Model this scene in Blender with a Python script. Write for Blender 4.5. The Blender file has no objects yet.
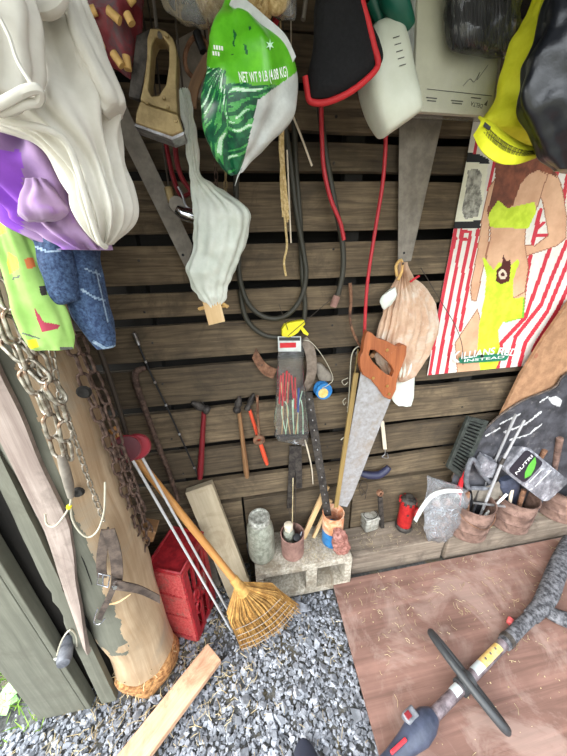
import bpy, bmesh, math, random
from mathutils import Vector, Matrix, noise
R = math.radians
V = Vector
SC = bpy.context.scene
COL = SC.collection
random.seed(7)

# ------------------------------------------------------------------ camera
FPX = 284.0
CAM = V((0.0, -1.0, 1.45))
YAW, PITCH, ROLL = R(8.6), R(23.0), R(1.7)
FWD = V((math.sin(YAW) * math.cos(PITCH), math.cos(YAW) * math.cos(PITCH), -math.sin(PITCH)))
_r = FWD.cross(V((0, 0, 1))).normalized()
_u = _r.cross(FWD)
RGT = _r * math.cos(ROLL) - _u * math.sin(ROLL)
UPV = _u * math.cos(ROLL) + _r * math.sin(ROLL)
cd = bpy.data.cameras.new('camera')
cam = bpy.data.objects.new('camera', cd)
COL.objects.link(cam)
cd.sensor_fit = 'HORIZONTAL'
cd.sensor_width = 36.0
cd.lens = 36.0 * FPX / 567.0
cd.clip_start = 0.02
m = Matrix((RGT, UPV, -FWD)).transposed().to_4x4()
m.translation = CAM
cam.matrix_world = m
SC.camera = cam

# ------------------------------------------------------------------ light
w = bpy.data.worlds.new('sky')
SC.world = w
w.use_nodes = True
bg = w.node_tree.nodes['Background']
_tc = w.node_tree.nodes.new('ShaderNodeTexCoord')
_sx = w.node_tree.nodes.new('ShaderNodeSeparateXYZ')
_cr = w.node_tree.nodes.new('ShaderNodeValToRGB')
_mr = w.node_tree.nodes.new('ShaderNodeMapRange')
_mr.inputs[1].default_value = -1.0
w.node_tree.links.new(_tc.outputs['Generated'], _sx.inputs[0])
w.node_tree.links.new(_sx.outputs[2], _mr.inputs[0])
w.node_tree.links.new(_mr.outputs[0], _cr.inputs[0])
w.node_tree.links.new(_cr.outputs[0], bg.inputs[0])
_cr.color_ramp.elements[0].position = 0.48          # ground beyond the shed
_cr.color_ramp.elements[0].color = (0.16, 0.16, 0.13, 1)
_cr.color_ramp.elements[1].position = 0.53          # horizon dimmed so light falls mostly from above
_cr.color_ramp.elements[1].color = (0.34, 0.36, 0.36, 1)
_e = _cr.color_ramp.elements.new(0.75)               # open sky
_e.color = (0.90, 0.95, 1.0, 1)
_az = w.node_tree.nodes.new('ShaderNodeMapRange')    # open side to the left; right dimmed to shape the wall shading
_az.inputs[1].default_value = -0.8
_az.inputs[2].default_value = 0.8
_az.inputs[3].default_value = 6.6
_az.inputs[4].default_value = 1.6
w.node_tree.links.new(_sx.outputs[0], _az.inputs[0])
w.node_tree.links.new(_az.outputs[0], bg.inputs[1])
sd = bpy.data.lights.new('sun', 'SUN')
sun = bpy.data.objects.new('sun', sd)
COL.objects.link(sun)
sd.energy = 1.9
sd.angle = R(35)
sd.color = (1.0, 0.93, 0.80)
sun.rotation_euler = V((0.90, 0.22, -0.48)).to_track_quat('-Z', 'Y').to_euler()
SC.view_settings.view_transform = 'Standard'
SC.view_settings.look = 'None'
SC.view_settings.gamma = 1.0
SC.view_settings.exposure = 0.70
SC.view_settings.use_curve_mapping = False


# ------------------------------------------------------------------ geometry helpers
def _ray(px, py):
    return FWD + RGT * ((px - 283.5) / FPX) - UPV * ((py - 378.0) / FPX)


def P(px, py, y=0.0):          # a point of the upright plane at depth y
    d = _ray(px, py)
    return CAM + d * ((y - CAM.y) / d.y)


def G(px, py, z=0.0):          # a point of the level plane at height z
    d = _ray(px, py)
    return CAM + d * ((z - CAM.z) / d.z)


def proj(p):
    v = V(p) - CAM
    k = v.dot(FWD)
    return 283.5 + FPX * v.dot(RGT) / k, 378.0 - FPX * v.dot(UPV) / k


def inpoly(x, y, poly):
    c = False
    j = len(poly) - 1
    for i in range(len(poly)):
        xi, yi = poly[i]
        xj, yj = poly[j]
        if (yi > y) != (yj > y) and x < (xj - xi) * (y - yi) / (yj - yi) + xi:
            c = not c
        j = i
    return c


def dseg(x, y, line):
    best = 1e9
    for (ax, ay), (bx, by) in zip(line, line[1:]):
        dx, dy = bx - ax, by - ay
        t = max(0, min(1, ((x - ax) * dx + (y - ay) * dy) / (dx * dx + dy * dy + 1e-9)))
        best = min(best, math.hypot(x - ax - t * dx, y - ay - t * dy))
    return best


def spline(pts, k=6):
    pts = [V(p) for p in pts]
    if len(pts) < 3 or k < 2:
        return pts
    out = []
    for i in range(len(pts) - 1):
        a = pts[max(i - 1, 0)]
        b = pts[i]
        c = pts[i + 1]
        d = pts[min(i + 2, len(pts) - 1)]
        for s in range(k):
            t = s / k
            out.append(0.5 * ((2 * b) + (c - a) * t + (2 * a - 5 * b + 4 * c - d) * t * t + (3 * b - a - 3 * c + d) * t ** 3))
    out.append(pts[-1])
    return out


def frame(axis):
    a = V(axis).normalized()
    h = V((0, 0, 1)) if abs(a.z) < 0.9 else V((1, 0, 0))
    s = a.cross(h).normalized()
    return s, s.cross(a).normalized(), a


class MB:
    def __init__(self):
        self.v, self.f, self.uv, self.mi = [], [], [], []

    def add(self, verts, faces, uvs=None, mi=0):
        o = len(self.v)
        self.v += [V(p) for p in verts]
        for k, fc in enumerate(faces):
            self.f.append([o + i for i in fc])
            self.uv.append(uvs[k] if uvs else [(0, 0)] * len(fc))
            self.mi.append(mi)
        return self

    def box(self, c, size, rot=None, mi=0):
        """box; grain (V of the uv) runs along its longest side"""
        c = V(c)
        sx, sy, sz = [q / 2 for q in size]
        M = rot or Matrix.Identity(3)
        L = [V((x, y, z)) for x in (-sx, sx) for y in (-sy, sy) for z in (-sz, sz)]
        F = [(0, 1, 3, 2), (4, 6, 7, 5), (0, 4, 5, 1), (2, 3, 7, 6), (0, 2, 6, 4), (1, 5, 7, 3)]
        la = max(range(3), key=lambda i: size[i])
        oth = [i for i in range(3) if i != la]
        ro = random.random() * 3
        U = [[(L[i][oth[0]] + L[i][oth[1]] + ro, L[i][la] + ro) for i in f] for f in F]
        return self.add([c + M @ p for p in L], F, U, mi)

    def beam(self, a, b, wv, tv, mi=0):
        """bar from a to b; wv, tv full width and thickness vectors"""
        a, b, wv, tv = V(a), V(b), V(wv) / 2, V(tv) / 2
        L = []
        for q in (a, b):
            L += [q - wv - tv, q + wv - tv, q + wv + tv, q - wv + tv]
        ln = (b - a).length
        F = [(0, 1, 2, 3), (7, 6, 5, 4), (0, 4, 5, 1), (1, 5, 6, 2), (2, 6, 7, 3), (3, 7, 4, 0)]
        uu = [-wv.length, wv.length, wv.length + 2 * tv.length, -wv.length - 2 * tv.length]
        ro = random.random() * 3
        U = [[(uu[i % 4] + ro, (ln if i > 3 else 0) + ro) for i in f] for f in F]
        U[0] = [(uu[i % 4] + ro, ro + 0.02 * i) for i in range(4)]
        U[1] = U[0]
        return self.add(L, F, U, mi)

    def tube(self, pts, r, n=8, closed=False, caps=True, mi=0, flat=None):
        pts = [V(p) for p in pts]
        N = len(pts)
        rr = r if isinstance(r, (list, tuple)) else [r] * N
        if len(rr) != N:
            rr = [rr[min(len(rr) - 1, int(i * (len(rr) - 1) / max(N - 1, 1)))] * (1 - (i * (len(rr) - 1) / max(N - 1, 1)) % 1)
                  + rr[min(len(rr) - 1, int(i * (len(rr) - 1) / max(N - 1, 1)) + 1)] * ((i * (len(rr) - 1) / max(N - 1, 1)) % 1) for i in range(N)]
        T = []
        for i in range(N):
            if closed:
                t = pts[(i + 1) % N] - pts[i - 1]
            else:
                t = pts[min(i + 1, N - 1)] - pts[max(i - 1, 0)]
            T.append(t.normalized() if t.length > 1e-9 else V((0, 0, 1)))
        s, u, _ = frame(T[0])
        verts, uvl = [], []
        ln = 0
        for i in range(N):
            if i:
                q = T[i - 1].rotation_difference(T[i])
                s = q @ s
                u = q @ u
                ln += (pts[i] - pts[i - 1]).length
            for k in range(n):
                a = 2 * math.pi * k / n
                verts.append(pts[i] + (s * math.cos(a) + u * math.sin(a) * (flat or 1)) * rr[i])
            uvl.append(ln)
        F, U = [], []
        for i in range(N if closed else N - 1):
            j = (i + 1) % N
            for k in range(n):
                k2 = (k + 1) % n
                F.append((i * n + k, i * n + k2, j * n + k2, j * n + k))
                w0, w1 = k / n * 6.28 * rr[i], (k + 1) / n * 6.28 * rr[i]
                l1 = uvl[j] if j else ln + 0.01
                U.append([(w0, uvl[i]), (w1, uvl[i]), (w1, l1), (w0, l1)])
        if caps and not closed:
            F.append(tuple(range(n))[::-1])
            U.append([(0.01 * math.cos(k), 0.01 * math.sin(k)) for k in range(n)])
            F.append(tuple((N - 1) * n + k for k in range(n)))
            U.append([(0.01 * math.cos(k), 0.01 * math.sin(k)) for k in range(n)])
        return self.add(verts, F, U, mi)

    def lathe(self, prof, org, axis=(0, 0, 1), n=28, mi=0, wob=0.0, caps=True):
        s, u, a = frame(axis)
        org = V(org)
        verts, F, U = [], [], []
        ln = [0]
        for i in range(1, len(prof)):
            ln.append(ln[-1] + math.hypot(prof[i][0] - prof[i - 1][0], prof[i][1] - prof[i - 1][1]))
        for (r, h) in prof:
            for k in range(n):
                t = 2 * math.pi * k / n
                rad = r * (1 + wob * noise.noise(V((math.cos(t) * 1.3, math.sin(t) * 1.3, h * 7))))
                verts.append(org + a * h + (s * math.cos(t) + u * math.sin(t)) * rad)
        for i in range(len(prof) - 1):
            for k in range(n):
                k2 = (k + 1) % n
                F.append((i * n + k, i * n + k2, (i + 1) * n + k2, (i + 1) * n + k))
                rr = max(prof[i][0], 1e-3)
                U.append([(k / n * 6.28 * rr, ln[i]), ((k + 1) / n * 6.28 * rr, ln[i]), ((k + 1) / n * 6.28 * rr, ln[i + 1]), (k / n * 6.28 * rr, ln[i + 1])])
        if caps:
            for row, rev in ((0, True), (len(prof) - 1, False)):
                if prof[row][0] > 1e-4:
                    q = [row * n + k for k in range(n)]
                    F.append(tuple(q[::-1] if rev else q))
                    U.append([(prof[row][0] * math.cos(6.28 * k / n), prof[row][0] * math.sin(6.28 * k / n)) for k in range(n)])
        return self.add(verts, F, U, mi)

    def prism(self, pts, ext, mi=0):
        pts = [V(p) for p in pts]
        ext = V(ext)
        n = len(pts)
        s = (pts[1] - pts[0]).normalized()
        nn = ext.normalized()
        t = nn.cross(s)
        g = lambda p: ((p - pts[0]).dot(s), (p - pts[0]).dot(t))
        vv = pts + [p + ext for p in pts]
        F = [tuple(range(n)), tuple(range(2 * n - 1, n - 1, -1))]
        U = [[g(pts[i]) for i in range(n)], [g(pts[i]) for i in range(n - 1, -1, -1)]]
        for i in range(n):
            j = (i + 1) % n
            F.append((i, i + n, j + n, j))
            U.append([g(pts[i]), g(pts[i]), g(pts[j]), g(pts[j])])
        return self.add(vv, F, U, mi)

    def ring_prism(self, outer, inner, ext, N=56, mi=0):
        """plate with one hole"""
        def res(poly):
            poly = [V(p) for p in poly]
            L = [0]
            for i in range(len(poly)):
                L.append(L[-1] + (poly[(i + 1) % len(poly)] - poly[i]).length)
            out = []
            for k in range(N):
                d = L[-1] * k / N
                i = max(j for j in range(len(poly)) if L[j] <= d)
                t = (d - L[i]) / max(L[i + 1] - L[i], 1e-9)
                out.append(poly[i].lerp(poly[(i + 1) % len(poly)], t))
            return out
        o, q = res(outer), res(inner)
        c = sum(q, V()) / N
        sh = min(range(N), key=lambda k: sum((o[(i) % N] - q[(i + k) % N]).length for i in range(0, N, 4)))
        q = [q[(i + sh) % N] for i in range(N)]
        ext = V(ext)
        vv = o + q + [p + ext for p in o] + [p + ext for p in q]
        F = []
        for i in range(N):
            j = (i + 1) % N
            F += [(i, j, N + j, N + i), (2 * N + i, 3 * N + i, 3 * N + j, 2 * N + j), (i, 2 * N + i, 2 * N + j, j), (N + i, N + j, 3 * N + j, 3 * N + i)]
        U = [[(vv[k].x, vv[k].z) for k in f] for f in F]
        return self.add(vv, F, U, mi)

    def rings(self, RR, mi=0, caps=True):
        n = len(RR[0])
        m_ = len(RR)
        vv = [p for r in RR for p in r]
        F, U = [], []
        for i in range(m_ - 1):
            for k in range(n):
                k2 = (k + 1) % n
                F.append((i * n + k, i * n + k2, (i + 1) * n + k2, (i + 1) * n + k))
                U.append([(k / n, i / m_), ((k + 1) / n, i / m_), ((k + 1) / n, (i + 1) / m_), (k / n, (i + 1) / m_)])
        if caps:
            F.append(tuple(range(n))[::-1])
            U.append([(0, 0)] * n)
            F.append(tuple((m_ - 1) * n + k for k in range(n)))
            U.append([(0, 0)] * n)
        return self.add(vv, F, U, mi)

    def bag(self, rows, n=72, sub=7, pleat=None, crum=None, ex=2.0, mi=0, caps=True, seed=0.0, grow=0.0):
        """soft or moulded body; rows = (left px, left py, right px, right py, depth y, half thickness[, right depth])"""
        rr = [V((r[0], r[1])).to_tuple() + tuple(r[2:6]) + ((r[6] if len(r) > 6 else r[4]),) for r in rows]
        prm = []
        for r in rr:
            Lp, Rp = P(r[0], r[1], r[4]), P(r[2], r[3], r[6])
            prm.append((Lp, Rp, r[5]))
        Ls = spline([p[0] for p in prm], sub)
        Rs = spline([p[1] for p in prm], sub)
        ts = [q.x for q in spline([V((p[2], 0, 0)) for p in prm], sub)]
        RR = []
        tot = len(Ls)
        for i in range(tot):
            a = (Rs[i] - Ls[i]) / 2
            c = (Rs[i] + Ls[i]) / 2
            b = V((0, -max(ts[i], 0.001), 0))
            v = i / (tot - 1)
            ah, bh = a.normalized(), V((0, -1, 0))
            ring = []
            for k in range(n):
                t = 2 * math.pi * k / n
                ct, st = math.cos(t), math.sin(t)
                e = 2.0 / ex
                cx = math.copysign(abs(ct) ** e, ct)
                sx = math.copysign(abs(st) ** e, st)
                p = c + a * cx + b * sx
                nn = (ah * ct + bh * st)
                d = grow
                if pleat:
                    kf, am, dr = pleat
                    d += am * (math.cos(kf * t + dr * v + seed + 1.7 * noise.noise(V((ct * 2, st * 2, v * 3 + seed)))) - 0.3) * (0.55 + 0.45 * noise.noise(V((ct * 1.5, st * 1.5, v * 2 + 9 + seed)))) * min(1, 3 * ts[i] / 0.02)
                if crum:
                    d += crum[1] * noise.noise(p * crum[0] + V((seed, seed * 2, 0))) + 0.5 * crum[1] * noise.noise(p * crum[0] * 2.3 + V((0, seed, 3)))
                ring.append(p + nn * d)
            RR.append(ring)
        return self.rings(RR, mi, caps)

    def sheet(self, grid, th, mi=0):
        """thin solid sheet from a grid of points [row][col]"""
        m_, n = len(grid), len(grid[0])
        nor = []
        for i in range(m_):
            for j in range(n):
                du = grid[i][min(j + 1, n - 1)] - grid[i][max(j - 1, 0)]
                dv = grid[min(i + 1, m_ - 1)][j] - grid[max(i - 1, 0)][j]
                q = du.cross(dv)
                nor.append(q.normalized() if q.length > 1e-12 else V((0, -1, 0)))
        A = [p for r in grid for p in r]
        B = [A[i] + nor[i] * th for i in range(len(A))]
        F, U = [], []
        k = m_ * n
        ln = [[0.0] * n for _ in range(m_)]
        for i in range(1, m_):
            for j in range(n):
                ln[i][j] = ln[i - 1][j] + (grid[i][j] - grid[i - 1][j]).length
        wd = [[0.0] * n for _ in range(m_)]
        for i in range(m_):
            for j in range(1, n):
                wd[i][j] = wd[i][j - 1] + (grid[i][j] - grid[i][j - 1]).length
        for i in range(m_ - 1):
            for j in range(n - 1):
                q = [(i, j), (i, j + 1), (i + 1, j + 1), (i + 1, j)]
                F.append(tuple(a * n + b for a, b in q))
                U.append([(wd[a][b], ln[a][b]) for a, b in q])
                F.append(tuple(k + a * n + b for a, b in q[::-1]))
                U.append([(wd[a][b], ln[a][b]) for a, b in q[::-1]])
        edge = [(0, j) for j in range(n)] + [(i, n - 1) for i in range(1, m_)] + [(m_ - 1, j) for j in range(n - 2, -1, -1)] + [(i, 0) for i in range(m_ - 2, 0, -1)]
        for e in range(len(edge)):
            a, b = edge[e], edge[(e + 1) % len(edge)]
            ia, ib = a[0] * n + a[1], b[0] * n + b[1]
            F.append((ib, ia, k + ia, k + ib))
            U.append([(wd[b[0]][b[1]], ln[b[0]][b[1]]), (wd[a[0]][a[1]], ln[a[0]][a[1]]), (wd[a[0]][a[1]], ln[a[0]][a[1]]), (wd[b[0]][b[1]], ln[b[0]][b[1]])])
        return self.add(A + B, F, U, mi)

    def ribbon(self, pts, wv, th, mi=0, k=6):
        """strap along pts; wv = half width vector (or one per point)"""
        if not isinstance(wv, list):
            wv = [wv] * len(pts)
        C = spline(pts, k)
        W = spline(wv, k)
        return self.sheet([[c - w_, c, c + w_] for c, w_ in zip(C, W)], th, mi)

    def paint(self, fn):
        for i, f in enumerate(self.f):
            c = sum((self.v[k] for k in f), V()) / len(f)
            q = fn(*proj(c), c)
            if q is not None:
                self.mi[i] = q
        return self

    def build(self, name, mats, parent=None, smooth=45, bev=0.0, origin=None, label=None):
        if not isinstance(mats, (list, tuple)):
            mats = [mats]
        me = bpy.data.meshes.new(name)
        if parent is not None:
            off = V(parent.get('_o', (0, 0, 0)))
        else:
            if origin is None:
                xs = [p.x for p in self.v]
                ys = [p.y for p in self.v]
                zs = [p.z for p in self.v]
                origin = V(((min(xs) + max(xs)) / 2, (min(ys) + max(ys)) / 2, min(zs)))
            off = V(origin)
        me.from_pydata([p - off for p in self.v], [], self.f)
        uvl = me.uv_layers.new(name='UVMap')
        flat = [c for f in self.uv for uv in f for c in uv]
        uvl.data.foreach_set('uv', flat)
        for mt in mats:
            me.materials.append(mt)
        me.polygons.foreach_set('material_index', self.mi)
        me.update()
        if smooth:
            me.polygons.foreach_set('use_smooth', [True] * len(me.polygons))
            me.set_sharp_from_angle(angle=R(smooth))
        bmn = bmesh.new()
        bmn.from_mesh(me)
        bmesh.ops.recalc_face_normals(bmn, faces=bmn.faces)
        bmn.to_mesh(me)
        bmn.free()
        o = bpy.data.objects.new(name, me)
        COL.objects.link(o)
        if parent is not None:
            o.parent = parent
            o['_o'] = off
        else:
            o.location = off
            o['_o'] = off
        if bev:
            md = o.modifiers.new('bevel', 'BEVEL')
            md.width = bev
            md.segments = 2
            md.limit_method = 'ANGLE'
            md.angle_limit = R(50)
        if label:
            o['label'] = label
        return o


def thing(name, label, cat, loc, group=None):
    o = bpy.data.objects.new(name, None)
    COL.objects.link(o)
    o.empty_display_size = 0.03
    o.location = loc
    o['_o'] = V(loc)
    o['label'] = label
    o['category'] = cat
    if group:
        o['group'] = group
    return o


def tag(o, label, cat, group=None, kind=None):
    o['label'] = label
    o['category'] = cat
    if group:
        o['group'] = group
    if kind:
        o['kind'] = kind
    return o


def struct(o):
    o['kind'] = 'structure'
    return o


def text(s, a, b, h, mat, parent, name='lettering', nrm=(0, -1, 0), ext=0.0004, arc=0.0):
    """lettering whose baseline runs from a to b, letters h high, standing off along nrm"""
    a, b = V(a), V(b)
    cu = bpy.data.curves.new('t', 'FONT')
    cu.body = s
    cu.extrude = 0.0
    cu.offset = 0.012
    ob = bpy.data.objects.new('t', cu)
    COL.objects.link(ob)
    dg = bpy.context.evaluated_depsgraph_get()
    me = bpy.data.meshes.new_from_object(ob.evaluated_get(dg))
    bpy.data.objects.remove(ob)
    bpy.data.curves.remove(cu)
    xs = [v.co.x for v in me.vertices]
    x0, x1 = min(xs), max(xs)
    xd = b - a
    nr = V(nrm).normalized()
    up = nr.cross(xd).normalized()
    mb = MB()
    vs = []
    for v in me.vertices:
        t = (v.co.x - x0) / (x1 - x0)
        vs.append(a + xd * t + up * (v.co.y / 0.7 * h + arc * 4 * t * (1 - t)))
    nv = len(vs)
    fs = [tuple(p.vertices) for p in me.polygons]
    mb.add([p + nr * ext for p in vs], fs)
    bpy.data.meshes.remove(me)
    return mb.build(name, mat, parent, smooth=0)


# ------------------------------------------------------------------ materials
def S(r, g, b, k=1.0):
    f = lambda c: ((c / 255) / 12.92 if c / 255 <= 0.04045 else ((c / 255 + 0.055) / 1.055) ** 2.4) * k
    return (f(r), f(g), f(b), 1)


def _mat(name):
    mt = bpy.data.materials.new(name)
    mt.use_nodes = True
    nt = mt.node_tree
    return mt, nt, nt.nodes['Principled BSDF'], nt.links


def mix(nt, fac, a, b, bt='MIX'):
    n = nt.nodes.new('ShaderNodeMix')
    n.data_type = 'RGBA'
    n.blend_type = bt
    for sock, val in ((0, fac), (6, a), (7, b)):
        if hasattr(val, 'links') or hasattr(val, 'is_output'):
            nt.links.new(val, n.inputs[sock])
        else:
            n.inputs[sock].default_value = val
    return n.outputs[2]


def ramp(nt, val, lo, hi):
    n = nt.nodes.new('ShaderNodeMapRange')
    n.inputs[1].default_value = lo
    n.inputs[2].default_value = hi
    nt.links.new(val, n.inputs[0])
    return n.outputs[0]


def nz(nt, coord, scale, detail=4, rough=0.6, dist=0.0):
    n = nt.nodes.new('ShaderNodeTexNoise')
    n.inputs['Scale'].default_value = scale
    n.inputs['Detail'].default_value = detail
    n.inputs['Roughness'].default_value = rough
    n.inputs['Distortion'].default_value = dist
    if coord is not None:
        nt.links.new(coord, n.inputs['Vector'])
    return n.outputs[0]


def bump(nt, b, h, st, dist=0.004):
    n = nt.nodes.new('ShaderNodeBump')
    n.inputs['Strength'].default_value = st
    n.inputs['Distance'].default_value = dist
    nt.links.new(h, n.inputs['Height'])
    nt.links.new(n.outputs[0], b.inputs['Normal'])


def wood(name, dark, light, rough=0.8, grain=70, vary=0.35, stain=None, stain_amt=0.5, stain_scale=5, bst=0.35, knots=False):
    mt, nt, b, L = _mat(name)
    uv = nt.nodes.new('ShaderNodeUVMap')
    geo = nt.nodes.new('ShaderNodeNewGeometry')
    add = nt.nodes.new('ShaderNodeVectorMath')
    add.operation = 'ADD'
    comb = nt.nodes.new('ShaderNodeCombineXYZ')
    ml = nt.nodes.new('ShaderNodeMath')
    ml.operation = 'MULTIPLY'
    ml.inputs[1].default_value = 7.0
    L.new(geo.outputs['Random Per Island'], ml.inputs[0])
    L.new(ml.outputs[0], comb.inputs[0])
    L.new(ml.outputs[0], comb.inputs[2])
    L.new(uv.outputs[0], add.inputs[0])
    L.new(comb.outputs[0], add.inputs[1])
    mp = nt.nodes.new('ShaderNodeMapping')
    mp.inputs['Scale'].default_value = (grain, grain * 0.045, grain)
    L.new(add.outputs[0], mp.inputs[0])
    g1 = nz(nt, mp.outputs[0], 1.0, 6, 0.65, 0.6)
    f = ramp(nt, g1, 0.3, 0.7)
    col = mix(nt, f, dark, light)
    big = nz(nt, add.outputs[0], 9, 3)
    col = mix(nt, ramp(nt, big, 0.35, 0.7), col, mix(nt, 0.5, col, dark))
    v = ramp(nt, geo.outputs['Random Per Island'], 0, 1)
    mm = nt.nodes.new('ShaderNodeMapRange')
    mm.inputs[3].default_value = 1 - vary
    mm.inputs[4].default_value = 1 + vary * 0.6
    L.new(v, mm.inputs[0])
    hv = nt.nodes.new('ShaderNodeHueSaturation')
    L.new(mm.outputs[0], hv.inputs['Value'])
    L.new(col, hv.inputs['Color'])
    col = hv.outputs[0]
    if stain:
        sn = nz(nt, add.outputs[0], stain_scale, 6, 0.7, 0.8)
        q = ramp(nt, sn, 0.5, 0.62)
        q2 = nt.nodes.new('ShaderNodeMath')
        q2.operation = 'MULTIPLY'
        q2.inputs[1].default_value = stain_amt
        L.new(q, q2.inputs[0])
        col = mix(nt, q2.outputs[0], col, stain)
    L.new(col, b.inputs['Base Color'])
    b.inputs['Roughness'].default_value = rough
    bump(nt, b, g1, bst)
    return mt


def rough_mat(name, c1, c2, scale=40, rough=0.7, metal=0.0, bst=0.2, c3=None, s3=8, lo=0.4, hi=0.62, lo3=0.5, hi3=0.65, vary=0.0, sheen=0, trans=0.0, spec=0.5):
    mt, nt, b, L = _mat(name)
    tc = nt.nodes.new('ShaderNodeTexCoord')
    a = nz(nt, tc.outputs['Object'], scale, 5, 0.65)
    col = mix(nt, ramp(nt, a, lo, hi), c1, c2)
    if c3:
        q = nz(nt, tc.outputs['Object'], s3, 5, 0.7, 0.5)
        col = mix(nt, ramp(nt, q, lo3, hi3), col, c3)
    if vary:
        geo = nt.nodes.new('ShaderNodeNewGeometry')
        mm = nt.nodes.new('ShaderNodeMapRange')
        mm.inputs[3].default_value = 1 - vary
        mm.inputs[4].default_value = 1 + vary
        L.new(geo.outputs['Random Per Island'], mm.inputs[0])
        hv = nt.nodes.new('ShaderNodeHueSaturation')
        L.new(mm.outputs[0], hv.inputs['Value'])
        L.new(col, hv.inputs['Color'])
        col = hv.outputs[0]
    L.new(col, b.inputs['Base Color'])
    b.inputs['Roughness'].default_value = rough
    b.inputs['Metallic'].default_value = metal
    b.inputs['Specular IOR Level'].default_value = spec
    if sheen:
        b.inputs['Sheen Weight'].default_value = sheen
    if trans:
        b.inputs['Subsurface Weight'].default_value = trans
        b.inputs['Subsurface Radius'].default_value = (0.02, 0.02, 0.02)
        b.inputs['Subsurface Scale'].default_value = 0.5
    if bst:
        bump(nt, b, a, bst)
    return mt


def plain(name, c, rough=0.5, metal=0.0, k=0.12, scale=30, bst=0.05, **kw):
    d = tuple(x * (1 - k) for x in c[:3]) + (1,)
    return rough_mat(name, d, c, scale, rough, metal, bst, **kw)


def film(name, tint=(0.9, 0.92, 0.95, 1), haze=0.25, rough=0.12):
    """thin clear plastic"""
    mt, nt, b, L = _mat(name)
    nt.nodes.remove(b)
    out = nt.nodes['Material Output']
    tr = nt.nodes.new('ShaderNodeBsdfTransparent')
    tr.inputs[0].default_value = (0.97, 0.97, 0.97, 1)
    df = nt.nodes.new('ShaderNodeBsdfDiffuse')
    df.inputs[0].default_value = tint
    gl = nt.nodes.new('ShaderNodeBsdfGlossy')
    gl.inputs['Roughness'].default_value = rough
    m1 = nt.nodes.new('ShaderNodeMixShader')
    m1.inputs[0].default_value = haze
    L.new(tr.outputs[0], m1.inputs[1])
    L.new(df.outputs[0], m1.inputs[2])
    fr = nt.nodes.new('ShaderNodeFresnel')
    fr.inputs[0].default_value = 1.5
    m2 = nt.nodes.new('ShaderNodeMixShader')
    L.new(fr.outputs[0], m2.inputs[0])
    L.new(m1.outputs[0], m2.inputs[1])
    L.new(gl.outputs[0], m2.inputs[2])
    tc = nt.nodes.new('ShaderNodeTexCoord')
    n = nz(nt, tc.outputs['Object'], 60, 3)
    bp = nt.nodes.new('ShaderNodeBump')
    bp.inputs['Strength'].default_value = 0.5
    bp.inputs['Distance'].default_value = 0.003
    L.new(n, bp.inputs['Height'])
    L.new(bp.outputs[0], gl.inputs['Normal'])
    L.new(m2.outputs[0], out.inputs[0])
    return mt


M = {}
M['plank'] = wood('weathered_plank', S(64, 53, 40), S(132, 114, 88), 0.85, 90, 0.32, S(62, 53, 41), 0.55, 5)
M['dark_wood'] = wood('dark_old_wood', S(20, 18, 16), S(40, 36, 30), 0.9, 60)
M['grey_board'] = wood('painted_grey_board', S(88, 88, 76), S(118, 118, 104), 0.75, 55, 0.08, S(88, 86, 74), 0.5, 6, 0.2)
M['strip'] = wood('pale_strip', S(122, 106, 98), S(174, 160, 150), 0.8, 60, 0.1, S(110, 98, 90), 0.6, 6)
M['post'] = wood('barked_post', S(150, 122, 90), S(198, 176, 146), 0.8, 40, 0.05, S(150, 140, 122), 0.7, 3.5, 0.5)
M['rot'] = rough_mat('rotten_wood', S(120, 78, 40), S(200, 150, 95), 70, 0.9, 0, 0.9)
M['timber'] = wood('grey_timber', S(104, 92, 80), S(168, 152, 134), 0.9, 60, 0.3, S(86, 74, 64), 0.6, 6)
M['board'] = wood('tan_board', S(176, 160, 132), S(206, 192, 164), 0.75, 60, 0.1, S(150, 132, 104), 0.5, 6)
M['newwood'] = wood('pinkish_plank', S(186, 142, 110), S(222, 184, 152), 0.7, 75, 0.05, S(150, 104, 76), 0.6, 7)
M['palewood'] = wood('pale_wood', S(206, 168, 116), S(232, 202, 156), 0.65, 70, 0.15)
M['handle'] = wood('varnished_handle', S(180, 122, 62), S(222, 166, 98), 0.45, 60, 0.05)
M['ply'] = wood('weathered_plywood', S(92, 66, 56), S(146, 110, 98), 0.85, 24, 0.02, S(164, 142, 132), 0.4, 4.5, 0.35)
M['brownpanel'] = rough_mat('brown_panel', S(150, 112, 82), S(176, 134, 100), 30, 0.8, 0, 0.1)
M['gravel'] = rough_mat('slate_gravel', S(104, 107, 113), S(152, 155, 162), 25, 0.8, 0, 0.2, vary=0.42)
M['ground'] = rough_mat('dirt_ground', S(78, 78, 78), S(112, 112, 110), 60, 0.95, 0, 0.6, S(104, 94, 72), 6)
M['straw'] = rough_mat('dry_straw', S(150, 130, 92), S(206, 190, 150), 25, 0.85, 0, 0, vary=0.4)
M['grass'] = rough_mat('grass', S(96, 140, 48), S(160, 196, 84), 12, 0.6, 0, 0, vary=0.35)
M['leaf'] = rough_mat('weed_leaf', S(110, 160, 90), S(160, 204, 130), 20, 0.5, 0, 0.1)
M['concrete'] = rough_mat('concrete', S(142, 134, 120), S(188, 180, 164), 90, 0.95, 0, 0.6, S(128, 116, 98), 12)
M['white_cloth'] = rough_mat('white_cotton', S(194, 190, 178), S(214, 211, 200), 9, 0.9, 0, 0.1, sheen=0.2)
M['purple'] = rough_mat('purple_cotton', S(142, 112, 158), S(172, 142, 182), 9, 0.9, 0, 0.1, S(158, 96, 206), 7, lo3=0.52, hi3=0.7, sheen=0.2)
M['purple_sunlit'] = plain('sunlit_purple_cotton', S(150, 84, 204), 0.9)
M['lime_cloth'] = rough_mat('lime_cotton', S(142, 186, 92), S(166, 206, 116), 10, 0.9, 0, 0.05)
M['denim'] = rough_mat('denim', S(34, 52, 84), S(74, 98, 132), 190, 0.9, 0, 0.3, S(38, 56, 90), 14)
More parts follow.
